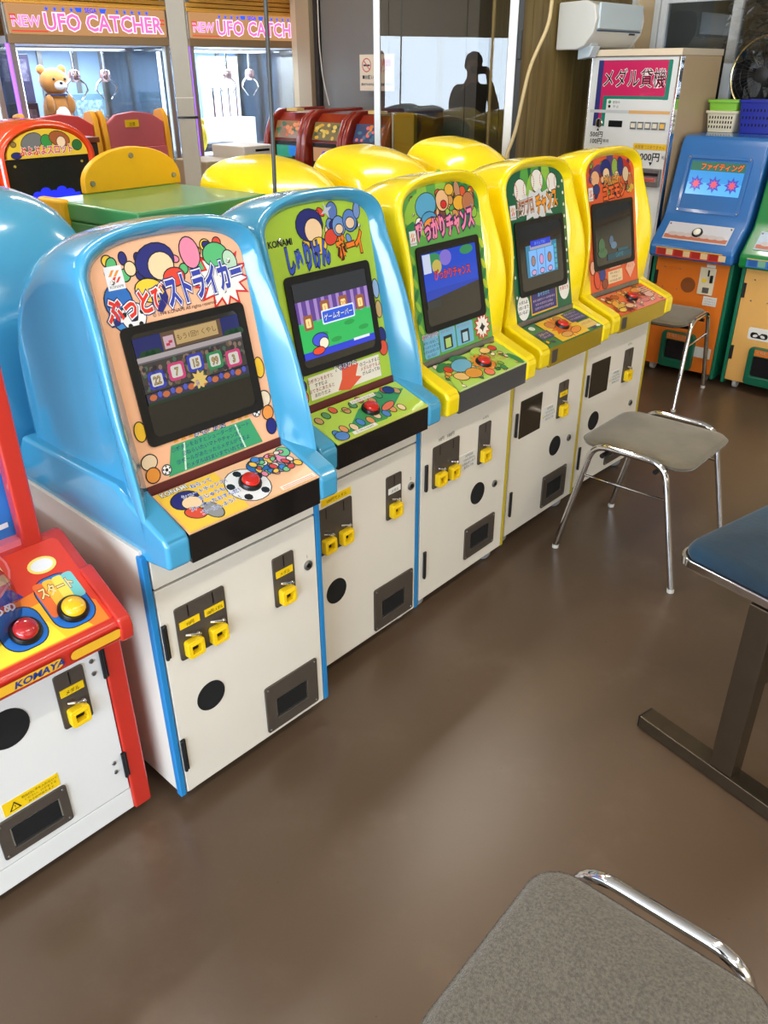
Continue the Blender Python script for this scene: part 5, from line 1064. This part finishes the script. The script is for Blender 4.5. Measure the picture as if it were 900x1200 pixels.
# ------------------------------------------------------------------ medal lending machine
def medal_machine():
    t = thing('medal_lending_machine', 'beige sided white medal lending machine with magenta sign', 'vending machine', (1.3995+.0228, 4.410-.021, 0), AX-math.pi/2)
    BG = M('beige_side', (208, 180, 142), .45, var=.04, scale=3); W0 = M('machine_white', (226, 228, 228), .3)
    MB().box((-.48, .03, .06), (0, .46, 1.515)).build('case', BG, t, bevel=.002); MB().box((-.485, -.012, 1.515), (.004, .462, 1.545)).build('top_cap', M('cream_cap', (230, 212, 186), .4), t, bevel=.003)
    MB().box((-.46, .05, 0), (-.02, .44, .06)).build('plinth', BLACK, t)
    d = MB().box((-.478, .0, .07), (-.004, .03, 1.512)).build('front_door', W0, t, bevel=.004)
    for x in (-.482, -.010): MB().box((x, -.008, .07), (x+.012, .03, 1.512)).build('edge_strip', CHROME, t, bevel=.002)
    Z = 0.0
    a = Art((0, 0, 0), (1,0,0), (0,0,1))
    a.poly(rrect(-.436, 1.325, -.040, 1.498, .006), (20, 130, 110)); a.polys([rect(-.436, 1.20, -.408, 1.498)], (50, 56, 120)); a.poly(rect(-.408, 1.20, -.392, 1.498), (206, 36, 96)); a.poly(rect(-.392, 1.20, -.370, 1.345), (20, 130, 110)); a.poly(rect(-.408, 1.340, -.062, 1.496), (206, 36, 96))
    a.poly(rrect(-.370, 1.28, -.06, 1.326, .01), (228, 230, 230))
    a.text('メダル貸機', -.236, 1.386, .088, (24, 20, 26), (250, 240, 240), .028, sx=.78, bold=.003)
    a.polys([ell(-.352, 1.312, .008, .008), ], (60, 150, 90)); a.polys([ell(-.352, 1.292, .007, .007)], (30, 30, 30)); a.text('使用中', -.315, 1.306, .014, (70, 70, 74)); a.text('中 止', -.315, 1.287, .014, (70, 70, 74))
    a.poly(rect(-.46, 1.262, -.24, 1.276), (200, 204, 206)); a.poly(rect(-.24, 1.262, -.02, 1.276), (226, 176, 110))
    a.text('500円', -.408, 1.150, .030, (30, 30, 34), bold=.02); a.text('100円', -.408, 1.118, .030, (30, 30, 34), bold=.02); a.text('▲', -.402, 1.178, .016, (30, 30, 34)); a.text('専用', -.35, 1.125, .018, (60, 60, 64))
    a.poly(rect(-.43, 1.012, -.205, 1.100), (216, 214, 208)); a.text('100円→11枚', -.318, 1.062, .032, (90, 90, 96), bold=.01); a.text('500円→60枚', -.318, 1.025, .030, (90, 90, 96), bold=.01)
    a.poly(rect(-.19, 1.100, -.012, 1.128), (240, 196, 40)); a.text('両替機ではありません', -.101, 1.106, .018, (120, 84, 20), sx=.9); a.text('1000円', -.105, 1.052, .044, (24, 24, 28), bold=.02); a.text('札', -.022, 1.062, .018, (24, 24, 28)); a.text('▼', -.085, 1.028, .022, (24, 24, 28))
    a.build('front_lettering', d)
    MB().lathe([(.022, 0), (.022, -.006), (.018, -.010), (.012, -.010)], (-.400, 0, 1.215), 'y', 24).build('coin_inlet', CHROME, d); MB().box((-.406, -.012, 1.197), (-.394, -.008, 1.232)).build('inlet_slit', BLACK, d)
    MB().box((-.345, -.003, 1.198), (-.268, 0, 1.228)).build('display_window', BLACK, d, bevel=.001)
    for k in range(5):
        x = -.205+.039*k; b = MB().box((x-.016, -.006, 1.192), (x+.016, 0, 1.226)).build('select_button', STEEL, d, bevel=.002); MB().box((x-.011, -.008, 1.199), (x+.011, -.006, 1.219)).build('button_cap', M('lit_button', (236, 230, 210), .4) if k < 4 else M('amber_button', (240, 190, 90), .4), b)  # four cream caps, the last one amber
    bl = MB().box((-.150, -.022, .93), (-.018, 0, 1.015)).build('note_acceptor', STEEL, d, bevel=.004); MB().box((-.140, -.024, .982), (-.026, -.020, .996)).build('note_slot', BLACK, bl); MB().box((-.132, -.026, .955), (-.036, -.018, .975)).build('note_lip', CHROME, bl)
    MB().box((-.35, -.003, .40), (-.13, 0, .52)).build('payout_tray', BLACK, d, bevel=.002); MB().box((-.15, -.004, .68), (-.05, 0, .75)).build('coin_return', STEEL, d, bevel=.002)
medal_machine()

# ------------------------------------------------------------------ two cabinets under the window
def hero_game(loc, label, shell, doorc, plate, pictures, rim, emblem=False):
    t = thing('kids_screen_game', label, 'arcade game', loc, AX-math.pi/2, 'screen games under the window')
    SH = M('shell_%02x%02x%02x' % shell, shell, .22, coat=.5, var=.06, scale=4); DR = M('door_%02x%02x%02x' % doorc, doorc, .45, var=.05, scale=4); TR = M('green_edge', (14, 110, 80), .35)
    w = .42
    MB().box((.006, .012, .05), (w-.006, .55, .61)).build('body', DR, t, bevel=.002)
    for x in (0, w-.018): MB().box((x, -.004, .03), (x+.018, .56, .62)).build('edge_panel', TR, t, bevel=.004)
    d = MB().box((.020, 0, .05), (w-.020, .014, .612)).build('front_door', DR, t, bevel=.0015)
    prof = [(-.058, .615), (-.062, .675), (-.050, .69), (.045, .79), (.062, .83), (.13, 1.13), (.155, 1.168), (.20, 1.172), (.55, 1.172), (.56, .61)]
    sh = MB().prism(prof, 'x', -.008, w+.008).build('shell', SH, t, bevel=.016, seg=3)
    # screen window on the leaning face
    Us = Vector((0, .068, .30)).normalized(); O = Vector((w/2, .068, .855)); Ns = Vector((1,0,0)).cross(Us)
    def PP(x, y, dd): return O+Vector((x, 0, 0))+Us*y+Ns*dd
    m = MB(); outer = rrect(-.160, -.03, .160, .235, .02, 4); inner = rrect(-.145, -.015, .145, .220, .014, 4)
    m.loft([[PP(*p, .0) for p in outer], [PP(*p, .006) for p in outer], [PP(*p, .006) for p in inner], [PP(*p, .0015) for p in inner]], True); fr = m.build('screen_frame', SH, t, smooth=False)
    for x in (-.150, .150):
        for yv in (-.02, .225):
            mm = Matrix((Vector((1,0,0)), Us, Ns)).transposed().to_4x4(); mm.translation = PP(x, yv, .006); MB().lathe([(.006, 0), (.004, .003)], n=10).build('screw', CHROME, fr, mw=mm)
    g = MB(); g.add([PP(*p, .0022) for p in rrect(-.144, -.014, .144, .219, .014, 4)], [tuple(range(24))]); cr = g.build('picture_tube', M('unlit_crt', (34, 34, 32)), t, smooth=False)
    a = Art(PP(0, 0, .0024), (1,0,0), Us, emit=.95, step=.0001); pictures(a); a.build('screen_image', cr)
    # control plate with white button
    Uc = Vector((0, .095, .10)).normalized(); Oc = Vector((w/2, -.046, .695)); Nc = Vector((1,0,0)).cross(Uc)
    m = MB(); q = [Oc+Vector((sx*.165, 0, 0))+Uc*tt for sx, tt in ((-1, .012), (1, .012), (1, .112), (-1, .112))]; m.add([p+Nc*.001 for p in q]+[p+Nc*.004 for p in q], [(0,3,2,1),(4,5,6,7),(0,1,5,4),(1,2,6,5),(2,3,7,6),(3,0,4,7)]); cp = m.build('control_plate', ink(plate), t)
    a = Art(Oc+Nc*.004, (1,0,0), Uc); a.polys([rect(-.16, .018, .16, .04)], (190, 110, 80)); a.polys([ell(-.12+.04*k, .045, .025, .012) for k in range(7)], (200, 190, 190)); a.build('printed_artwork', cp)
    mm = Matrix((Vector((1,0,0)), Uc, Nc)).transposed().to_4x4(); mm.translation = Oc+Uc*.062+Nc*.004
    MB().lathe([(.026, 0), (.026, .006), (.022, .01), (.019, .01)], n=24).build('button_bezel', BLACK, cp, mw=mm); MB().lathe([(.0185, .004), (.0185, .012), (.013, .018), (.001, .02)], n=24).build('push_button', M('white_button', (240, 236, 220), .3), cp, mw=mm)
    for x in (-.155, .155):
        mm = Matrix((Vector((1,0,0)), Uc, Nc)).transposed().to_4x4(); mm.translation = Oc+Vector((x, 0, 0))+Uc*.1+Nc*.004; MB().lathe([(.005, 0), (.004, .002)], n=10).build('screw', CHROME, cp, mw=mm)
    lp = MB().box((.035, -.0655, .628), (w-.045, -.060, .668)).build('lower_plate', ink(rim[0]), t)
    a = Art((w/2, -.0655, .628), (1,0,0), (0,0,1)); a.polys([rect(-.165+.09*k, .006, -.125+.09*k, .034) for k in range(4)], rim[1]); a.polys([rect(-.12+.09*k, .006, -.085+.09*k, .034) for k in range(4)], rim[2]); a.polys([rect(-.175, .036, .165, .040)], (226, 200, 60)); a.build('printed_artwork', lp)
    cpn = MB().box((.258, -.006, .452), (.338, 0, .585)).build('coin_panel', M('ivory_plate', (222, 212, 186), .4), d, bevel=.002)
    MB().box((.300, -.009, .545), (.308, -.006, .575)).build('insert_slot', BLACK, cpn); MB().box((.316, -.016, .515), (.330, -.006, .552)).build('return_lever', BLACK, cpn, bevel=.002); MB().box((.275, -.009, .515), (.298, -.006, .530)).build('price_tag', YEL_MECH, cpn); MB().box((.285, -.010, .462), (.318, -.006, .490)).build('return_slot', STEEL, cpn, bevel=.002)
    MB().box((.285, -.001, .587), (.33, 0, .600)).build('label', M('white_label', (232, 230, 222), .5), d)
    s = MB().lathe([(.038, 0), (.038, -.002), (.035, -.0025), (.034, -.001)], (.205, 0, .487), 'y', 28).build('speaker_grille', M('spk_%02x' % doorc[2], tuple(int(v*.6) for v in doorc), .6, bump=.6, bscale=400), d)
    for x in (.07, .15):
        for z in (.46, .56): MB().lathe([(.004, 0), (.003, -.003)], (x, 0, z), 'y', 8).build('bolt', STEEL, d)
    MB().box((.09, -.001, .452), (.155, 0, .568)).build('cover_plate', DR, d, bevel=.0008)
    for z0, z1 in ((.47, .54), (.16, .23)): hinge(d, .030, z0, z1)
    fr2 = MB(); fr2.ringprism(rrect(.120, .055, .300, .245, .02, 4), rrect(.145, .10, .278, .20, .01, 4), 'y', -.03, 0); fl = fr2.build('prize_chute', M('green_chute', (10, 96, 70), .35), d, bevel=.006); MB().box((.140, -.016, .095), (.284, -.006, .205)).build('chute_flap', M('smoked_flap', (26, 26, 30), .15), fl)
    MB().box((.150, -.0315, .207), (.275, -.0295, .238)).build('chute_label', ink((226, 120, 40)), fl)
    a = Art((.2125, -.0315, .210), (1,0,0), (0,0,1)); a.text('とりだしぐち', 0, .009, .018, (250, 230, 180), (120, 40, 20), .05); a.build('chute_lettering', fl)
    n = MB().box((.295, -.001, .40), (.365, 0, .445)).build('paper_notice', M('notice_paper', (222, 220, 214), .6), d); a = Art((.33, -.001, .40), (1,0,0), (0,0,1))
    for k in range(3): a.text('メダルせんよう', 0, .030-.012*k, .009, (80, 80, 84))
    a.build('notice_lettering', n)
    MB().box((.275, -.0005, .13), (.385, 0, .185)).build('paper_notice', M('notice_paper', (222, 220, 214), .6), d)
    if emblem:
        st = MB().prism(rrect(.09, .275, .20, .335, .01, 3), 'y', -.001, 0).build('emblem_sticker', M('white_label', (232, 230, 222), .5), d)
        a = Art((.145, -.001, .292), (1,0,0), (0,0,1)); a.poly(rrect(-.042, -.008, .042, .020, .012, 4), (20, 20, 22)); a.polys([ell(-.018, .004, .012, .007, 12, 15), ell(.018, .004, .012, .007, 12, -15)], (236, 234, 226)); a.poly([(-.012, .020), (.012, .020), (0, .008)], (236, 234, 226)); a.build('emblem_print', st)
    for cx in (.06, .36): caster(t, cx, .06, .052, M('white_caster', (206, 204, 198), .5)); caster(t, cx, .49, .052)
    return t
def pic_a(a):
    a.poly(rect(-.135, .055, .135, .205), (60, 150, 220)); a.poly(rect(-.135, .055, .135, .11), (90, 180, 240)); a.polys([star(-.09+.09*k, .105, .040, .022, 8) for k in range(3)], (70, 80, 190)); a.polys([star(-.09+.09*k, .105, .022, .012, 8) for k in range(3)], (226, 90, 110)); a.poly(rect(-.135, .165, .135, .207), (50, 110, 90)); a.text('ファイティング', .02, .172, .034, (244, 120, 40), (120, 30, 20), .05, sx=.9, bold=.02)
def pic_b(a):
    a.poly(rect(-.135, .05, .135, .205), (60, 90, 70)); a.polys([ell(-.09+.06*k, .12, .03, .04) for k in range(4)], (140, 110, 70))
hero_game((1.413, 4.336, 0), 'blue topped screen game with orange door and white button under the window', (46, 112, 184), (226, 118, 28), (206, 206, 214), pic_a, ((206, 60, 50), (170, 40, 36), (226, 196, 150)))
hero_game((1.413+.46*E2.x, 4.336+.46*E2.y, 0), 'green topped screen game with apricot door at the right edge', (20, 128, 62), (232, 176, 96), (190, 206, 224), pic_b, ((60, 120, 190), (40, 90, 160), (120, 170, 140)), True)

# ------------------------------------------------------------------ baskets on the blue game
def kp(x, y, z): return Vector((1.413, 4.336, 0)) + E2*x + E1*y + Vector((0, 0, z))
def basket(loc, mat, sx, sy, h, label, holes=True, group='plastic baskets'):
    t = thing('plastic_basket', label, 'basket', loc, AX-math.pi/2, group)
    m = MB(); b0 = rrect(-sx*.42, -sy*.42, sx*.42, sy*.42, .012, 3); b1 = rrect(-sx/2, -sy/2, sx/2, sy/2, .014, 3); i0 = rrect(-sx*.42+.004, -sy*.42+.004, sx*.42-.004, sy*.42-.004, .01, 3); i1 = rrect(-sx/2+.004, -sy/2+.004, sx/2-.004, sy/2-.004, .012, 3)
    m.loft([[(p[0], p[1], .0) for p in b0], [(p[0], p[1], h) for p in b1], [(p[0], p[1], h) for p in i1], [(p[0], p[1], .004) for p in i0]], True, True, True); m.build('tub', mat, t, angle=30)
    m = MB(); m.ringprism(rrect(-sx/2-.006, -sy/2-.006, sx/2+.006, sy/2+.006, .016, 3), rrect(-sx/2+.002, -sy/2+.002, sx/2-.002, sy/2-.002, .012, 3), 'z', h-.012, h); m.build('rim', mat, t, bevel=.002)
    if holes:
        for r_ in range(3):
            m = MB(); z = h*.25+h*.22*r_
            for k in range(9):
                x = -sx*.36+sx*.09*k; yy = -(sy*.42+(sy*.08)*z/h)-.0006; m.box((x-.003, yy-.0006, z-.006), (x+.003, yy+.0004, z+.006))
            m.build('slot_row', SHADE_BLK, t, kind='stuff')
    return t
CRB = M('ivory_basket', (216, 206, 178), .5); GRB = M('lime_basket', (130, 190, 60), .5); BLB = M('cobalt_basket', (28, 42, 150), .4)
basket(kp(.075, .42, 1.1735), CRB, .155, .12, .098, 'ivory slotted basket on top of the blue screen game')
basket(kp(.075, .42, 1.1735+.062), GRB, .152, .12, .085, 'lime green basket nested in the ivory basket', False)
basket(kp(.255, .42, 1.1735), BLB, .19, .13, .150, 'cobalt blue basket beside the ivory one')

# ------------------------------------------------------------------ wall fan wrapped in clear film
def fan():
    c = pq(4.72, WQ+.12, 1.43)
    t = thing('wall_fan', 'black wall fan with brass ring guard wrapped in clear film', 'fan', c, AX-math.pi/2)
    BR = M('pale_brass_ring', (206, 184, 132), .2, metal=.8)
    def circ(r, y, n=40): return [(r*math.cos(2*math.pi*k/n), y, r*math.sin(2*math.pi*k/n)) for k in range(n+1)]
    MB().tube(circ(.175, 0), .006, 8, False).build('guard_ring', BR, t)
    g = MB()
    for k in range(36):
        a = 2*math.pi*k/36; g.tube([(.035*math.cos(a), -.055, .035*math.sin(a)), (.11*math.cos(a+.12), -.05, .11*math.sin(a+.12)), (.175*math.cos(a+.2), 0, .175*math.sin(a+.2))], .0012, 5)
    for r in (.07, .11, .145): g.tube(circ(r, -.05+.02*(r > .13), 30), .0012, 5, False)
    g.build('guard_wires', M('dark_wire', (70, 70, 74), .3, metal=.7), t, kind='stuff')
    MB().lathe([(.036, 0), (.036, -.008), (.01, -.012)], (0, -.052, 0), 'y', 20).build('guard_badge', BLACK, t)
    for k in range(4):
        a = math.pi/2*k; m = MB(); pts = []
        for rr, w_ in ((.03, .02), (.09, .055), (.15, .05)):
            pts.append([(rr*math.cos(a-w_*4*s)*1, -.02+.02*s, rr*math.sin(a-w_*4*s)) for s in (-1, 0, 1)])
        m.loft(pts); m.loft([[(p[0], p[1]+.002, p[2]) for p in r_] for r_ in pts]); m.build('blade', M('black_blade', (16, 16, 20), .3), t)
    MB().lathe([(.05, .02), (.06, .06), (.045, .13), (.02, .135)], (0, 0, 0), 'y', 20).build('motor', BLACK, t)
    MB().tube([(0, .10, -.03), (0, .12, -.20), (0, .13, -.255)], .014, 10).build('stem', BLACK, t); MB().box((-.06, .06, -.277), (.06, .19, -.25)).build('base', BLACK, t, bevel=.006)
    # crumpled film: a loose wrinkled sheet around the head
    rnd = random.Random(11); m = MB(); rows = []
    for i in range(15):
        row = []
        for j in range(19):
            u, v = -1+2*i/14, -1+2*j/18; x = -.235+.25*(u+1); z = .16*v + .21
            row.append((x+rnd.uniform(-.008, .008), -.085+.05*(u*u)+.03*v*v+rnd.uniform(-.014, .014), z+rnd.uniform(-.008, .008)))
        rows.append(row)
    m.loft(rows); m.build('clear_film', glass('clear_film', (1, 1, 1), 1.8, .06, .96), t, smooth=False)
fan()

# ------------------------------------------------------------------ the person taking the picture, mirrored in the glass door
def skin_obj(name, verts, edges, radii, mat, parent, root, sub=2):
    me = bpy.data.meshes.new(name); me.from_pydata([tuple(v) for v in verts], edges, []); me.materials.append(mat)
    o = bpy.data.objects.new(name, me); C.objects.link(o); o.parent = parent
    o.modifiers.new('skin', 'SKIN')
    sv = me.skin_vertices[0].data
    for i, r in enumerate(radii):
        sv[i].radius = r if isinstance(r, tuple) else (r, r); sv[i].use_root = (i == root)
    sb = o.modifiers.new('smooth', 'SUBSURF'); sb.levels = sub; sb.render_levels = sub
    for p in me.polygons: p.use_smooth = True
    o.modifiers['skin'].use_smooth_shade = True
    return o
def photographer():
    t = thing('person', 'person in a dark top and trousers holding up a phone, mirrored in the glass door', 'person', (-.09, -.40, 0), 0)
    SK = M('skin_tone', (206, 160, 128), .55, var=.06, scale=12); TOP = M('dark_top', (34, 34, 38), .85, var=.2, scale=20, bump=.2); TRS = M('dark_trousers', (40, 42, 50), .85, var=.2, scale=20); HAIR = M('black_hair', (18, 16, 16), .6, bump=.5, bscale=120)
    V, E_, Rd = [], [], []
    def v(p, r, link=None):
        V.append(p); Rd.append(r)
        if link is not None: E_.append((link, len(V)-1))
        return len(V)-1
    pel = v((0, 0, .86), (.14, .095)); wst = v((0, 0, 1.0), (.125, .085), pel); ch = v((0, 0, 1.18), (.145, .095), wst); nb = v((0, -.005, 1.335), (.07, .06), ch)
    nk = v((0, .01, 1.395), .05, nb); jaw = v((0, .03, 1.445), (.062, .07), nk); hd = v((0, .025, 1.51), (.072, .085), jaw); v((0, .015, 1.575), (.06, .07), hd)
    cam_l = Vector((.09, .385, 1.45))
    for s in (-1, 1):
        sh = v((s*.165, 0, 1.30), .052, ch); el = v((s*.21+.03, .10, 1.10), .038, sh)
        wr = v((cam_l.x+s*.095, cam_l.y-.075, 1.385), .026, el); pm = v((cam_l.x+s*.092, cam_l.y-.035, 1.425), (.026, .016), wr)
        for k, dz in enumerate((.030, .010, -.010, -.029)):
            ln = (.9, 1.0, .95, .8)[k]
            k1 = v((cam_l.x+s*.090, cam_l.y-.004, 1.445+dz), .0095, pm); k2 = v((cam_l.x+s*(.090-.018*ln), cam_l.y+.012-.020, 1.450+dz), .0085, k1); v((cam_l.x+s*(.090-.034*ln), cam_l.y-.012, 1.452+dz), .0075, k2)
        t1 = v((cam_l.x+s*.078, cam_l.y-.052, 1.43), .011, pm); v((cam_l.x+s*.052, cam_l.y-.044, 1.445), .009, t1)
        hip = v((s*.085, 0, .80), .085, pel); kn = v((s*.095, .015, .46), .056, hip); an = v((s*.10, -.01, .10), .038, kn); ft = v((s*.105, .05, .045), (.036, .03), an); v((s*.11, .14, .034), (.034, .024), ft)
    body = skin_obj('body', V, E_, Rd, SK, t, pel)
    # clothing over the body
    V, E_, Rd = [], [], []
    b = v((0, 0, .80), (.155, .11)); w_ = v((0, 0, 1.0), (.145, .105), b); c = v((0, 0, 1.18), (.165, .115), w_); n_ = v((0, -.005, 1.335), (.085, .075), c); v((0, .004, 1.375), (.062, .062), n_)
    for s in (-1, 1):
        sh = v((s*.17, 0, 1.30), .068, c); el = v((s*.21+.03, .10, 1.10), .052, sh); v((cam_l.x+s*.098, cam_l.y-.10, 1.365), .036, el)
    skin_obj('jacket', V, E_, Rd, TOP, body, b)
    V, E_, Rd = [], [], []
    b = v((0, 0, .88), (.15, .105)); 
    for s in (-1, 1):
        hip = v((s*.088, 0, .78), .10, b); kn = v((s*.095, .015, .46), .072, hip); v((s*.10, -.01, .09), .058, kn)
    skin_obj('trousers', V, E_, Rd, TRS, body, b)
    for s in (-1, 1): skin_obj('shoe', [(s*.10, -.035, .048), (s*.105, .05, .046), (s*.11, .16, .036)], [(0, 1), (1, 2)], [(.044, .042), (.046, .042), (.042, .032)], BLACK, body, 0)
    hr = MB(); hr.ball((0, -.008, 1.535), .088, .098, .088); hr.ball((0, -.04, 1.48), .08, .068, .075); hr.build('hair', HAIR, body)
    MB().ball((0, .102, 1.492), .012, .018, .018).build('nose', SK, body); MB().ball((0, .094, 1.452), .022, .010, .006).build('mouth', M('lip_tone', (170, 96, 88), .5), body)
    for s in (-1, 1):
        MB().ball((s*.078, .02, 1.50), .010, .02, .03).build('ear', SK, body); MB().ball((s*.030, .098, 1.512), .010, .008, .007).build('eye', M('eye_dark', (30, 24, 22), .2), body)
    ph = thing('smartphone', 'dark phone held up by the person mirrored in the glass door', 'phone', (0, -.012, 1.4571), 0)
    ph.rotation_euler = (-.49815, 0, 0)
    MB().box((-.077, -.008, -.036), (.077, 0, .036)).build('case', BLACK, ph, bevel=.003); MB().box((-.072, -.0088, -.032), (.072, -.008, .032)).build('display', M('phone_display', (90, 84, 76), .2, emit=.3), ph); MB().lathe([(.006, 0), (.006, .002), (.004, .002)], (.05, 0, .02), 'y', 14).build('lens_ring', BLACK, ph)
photographer()
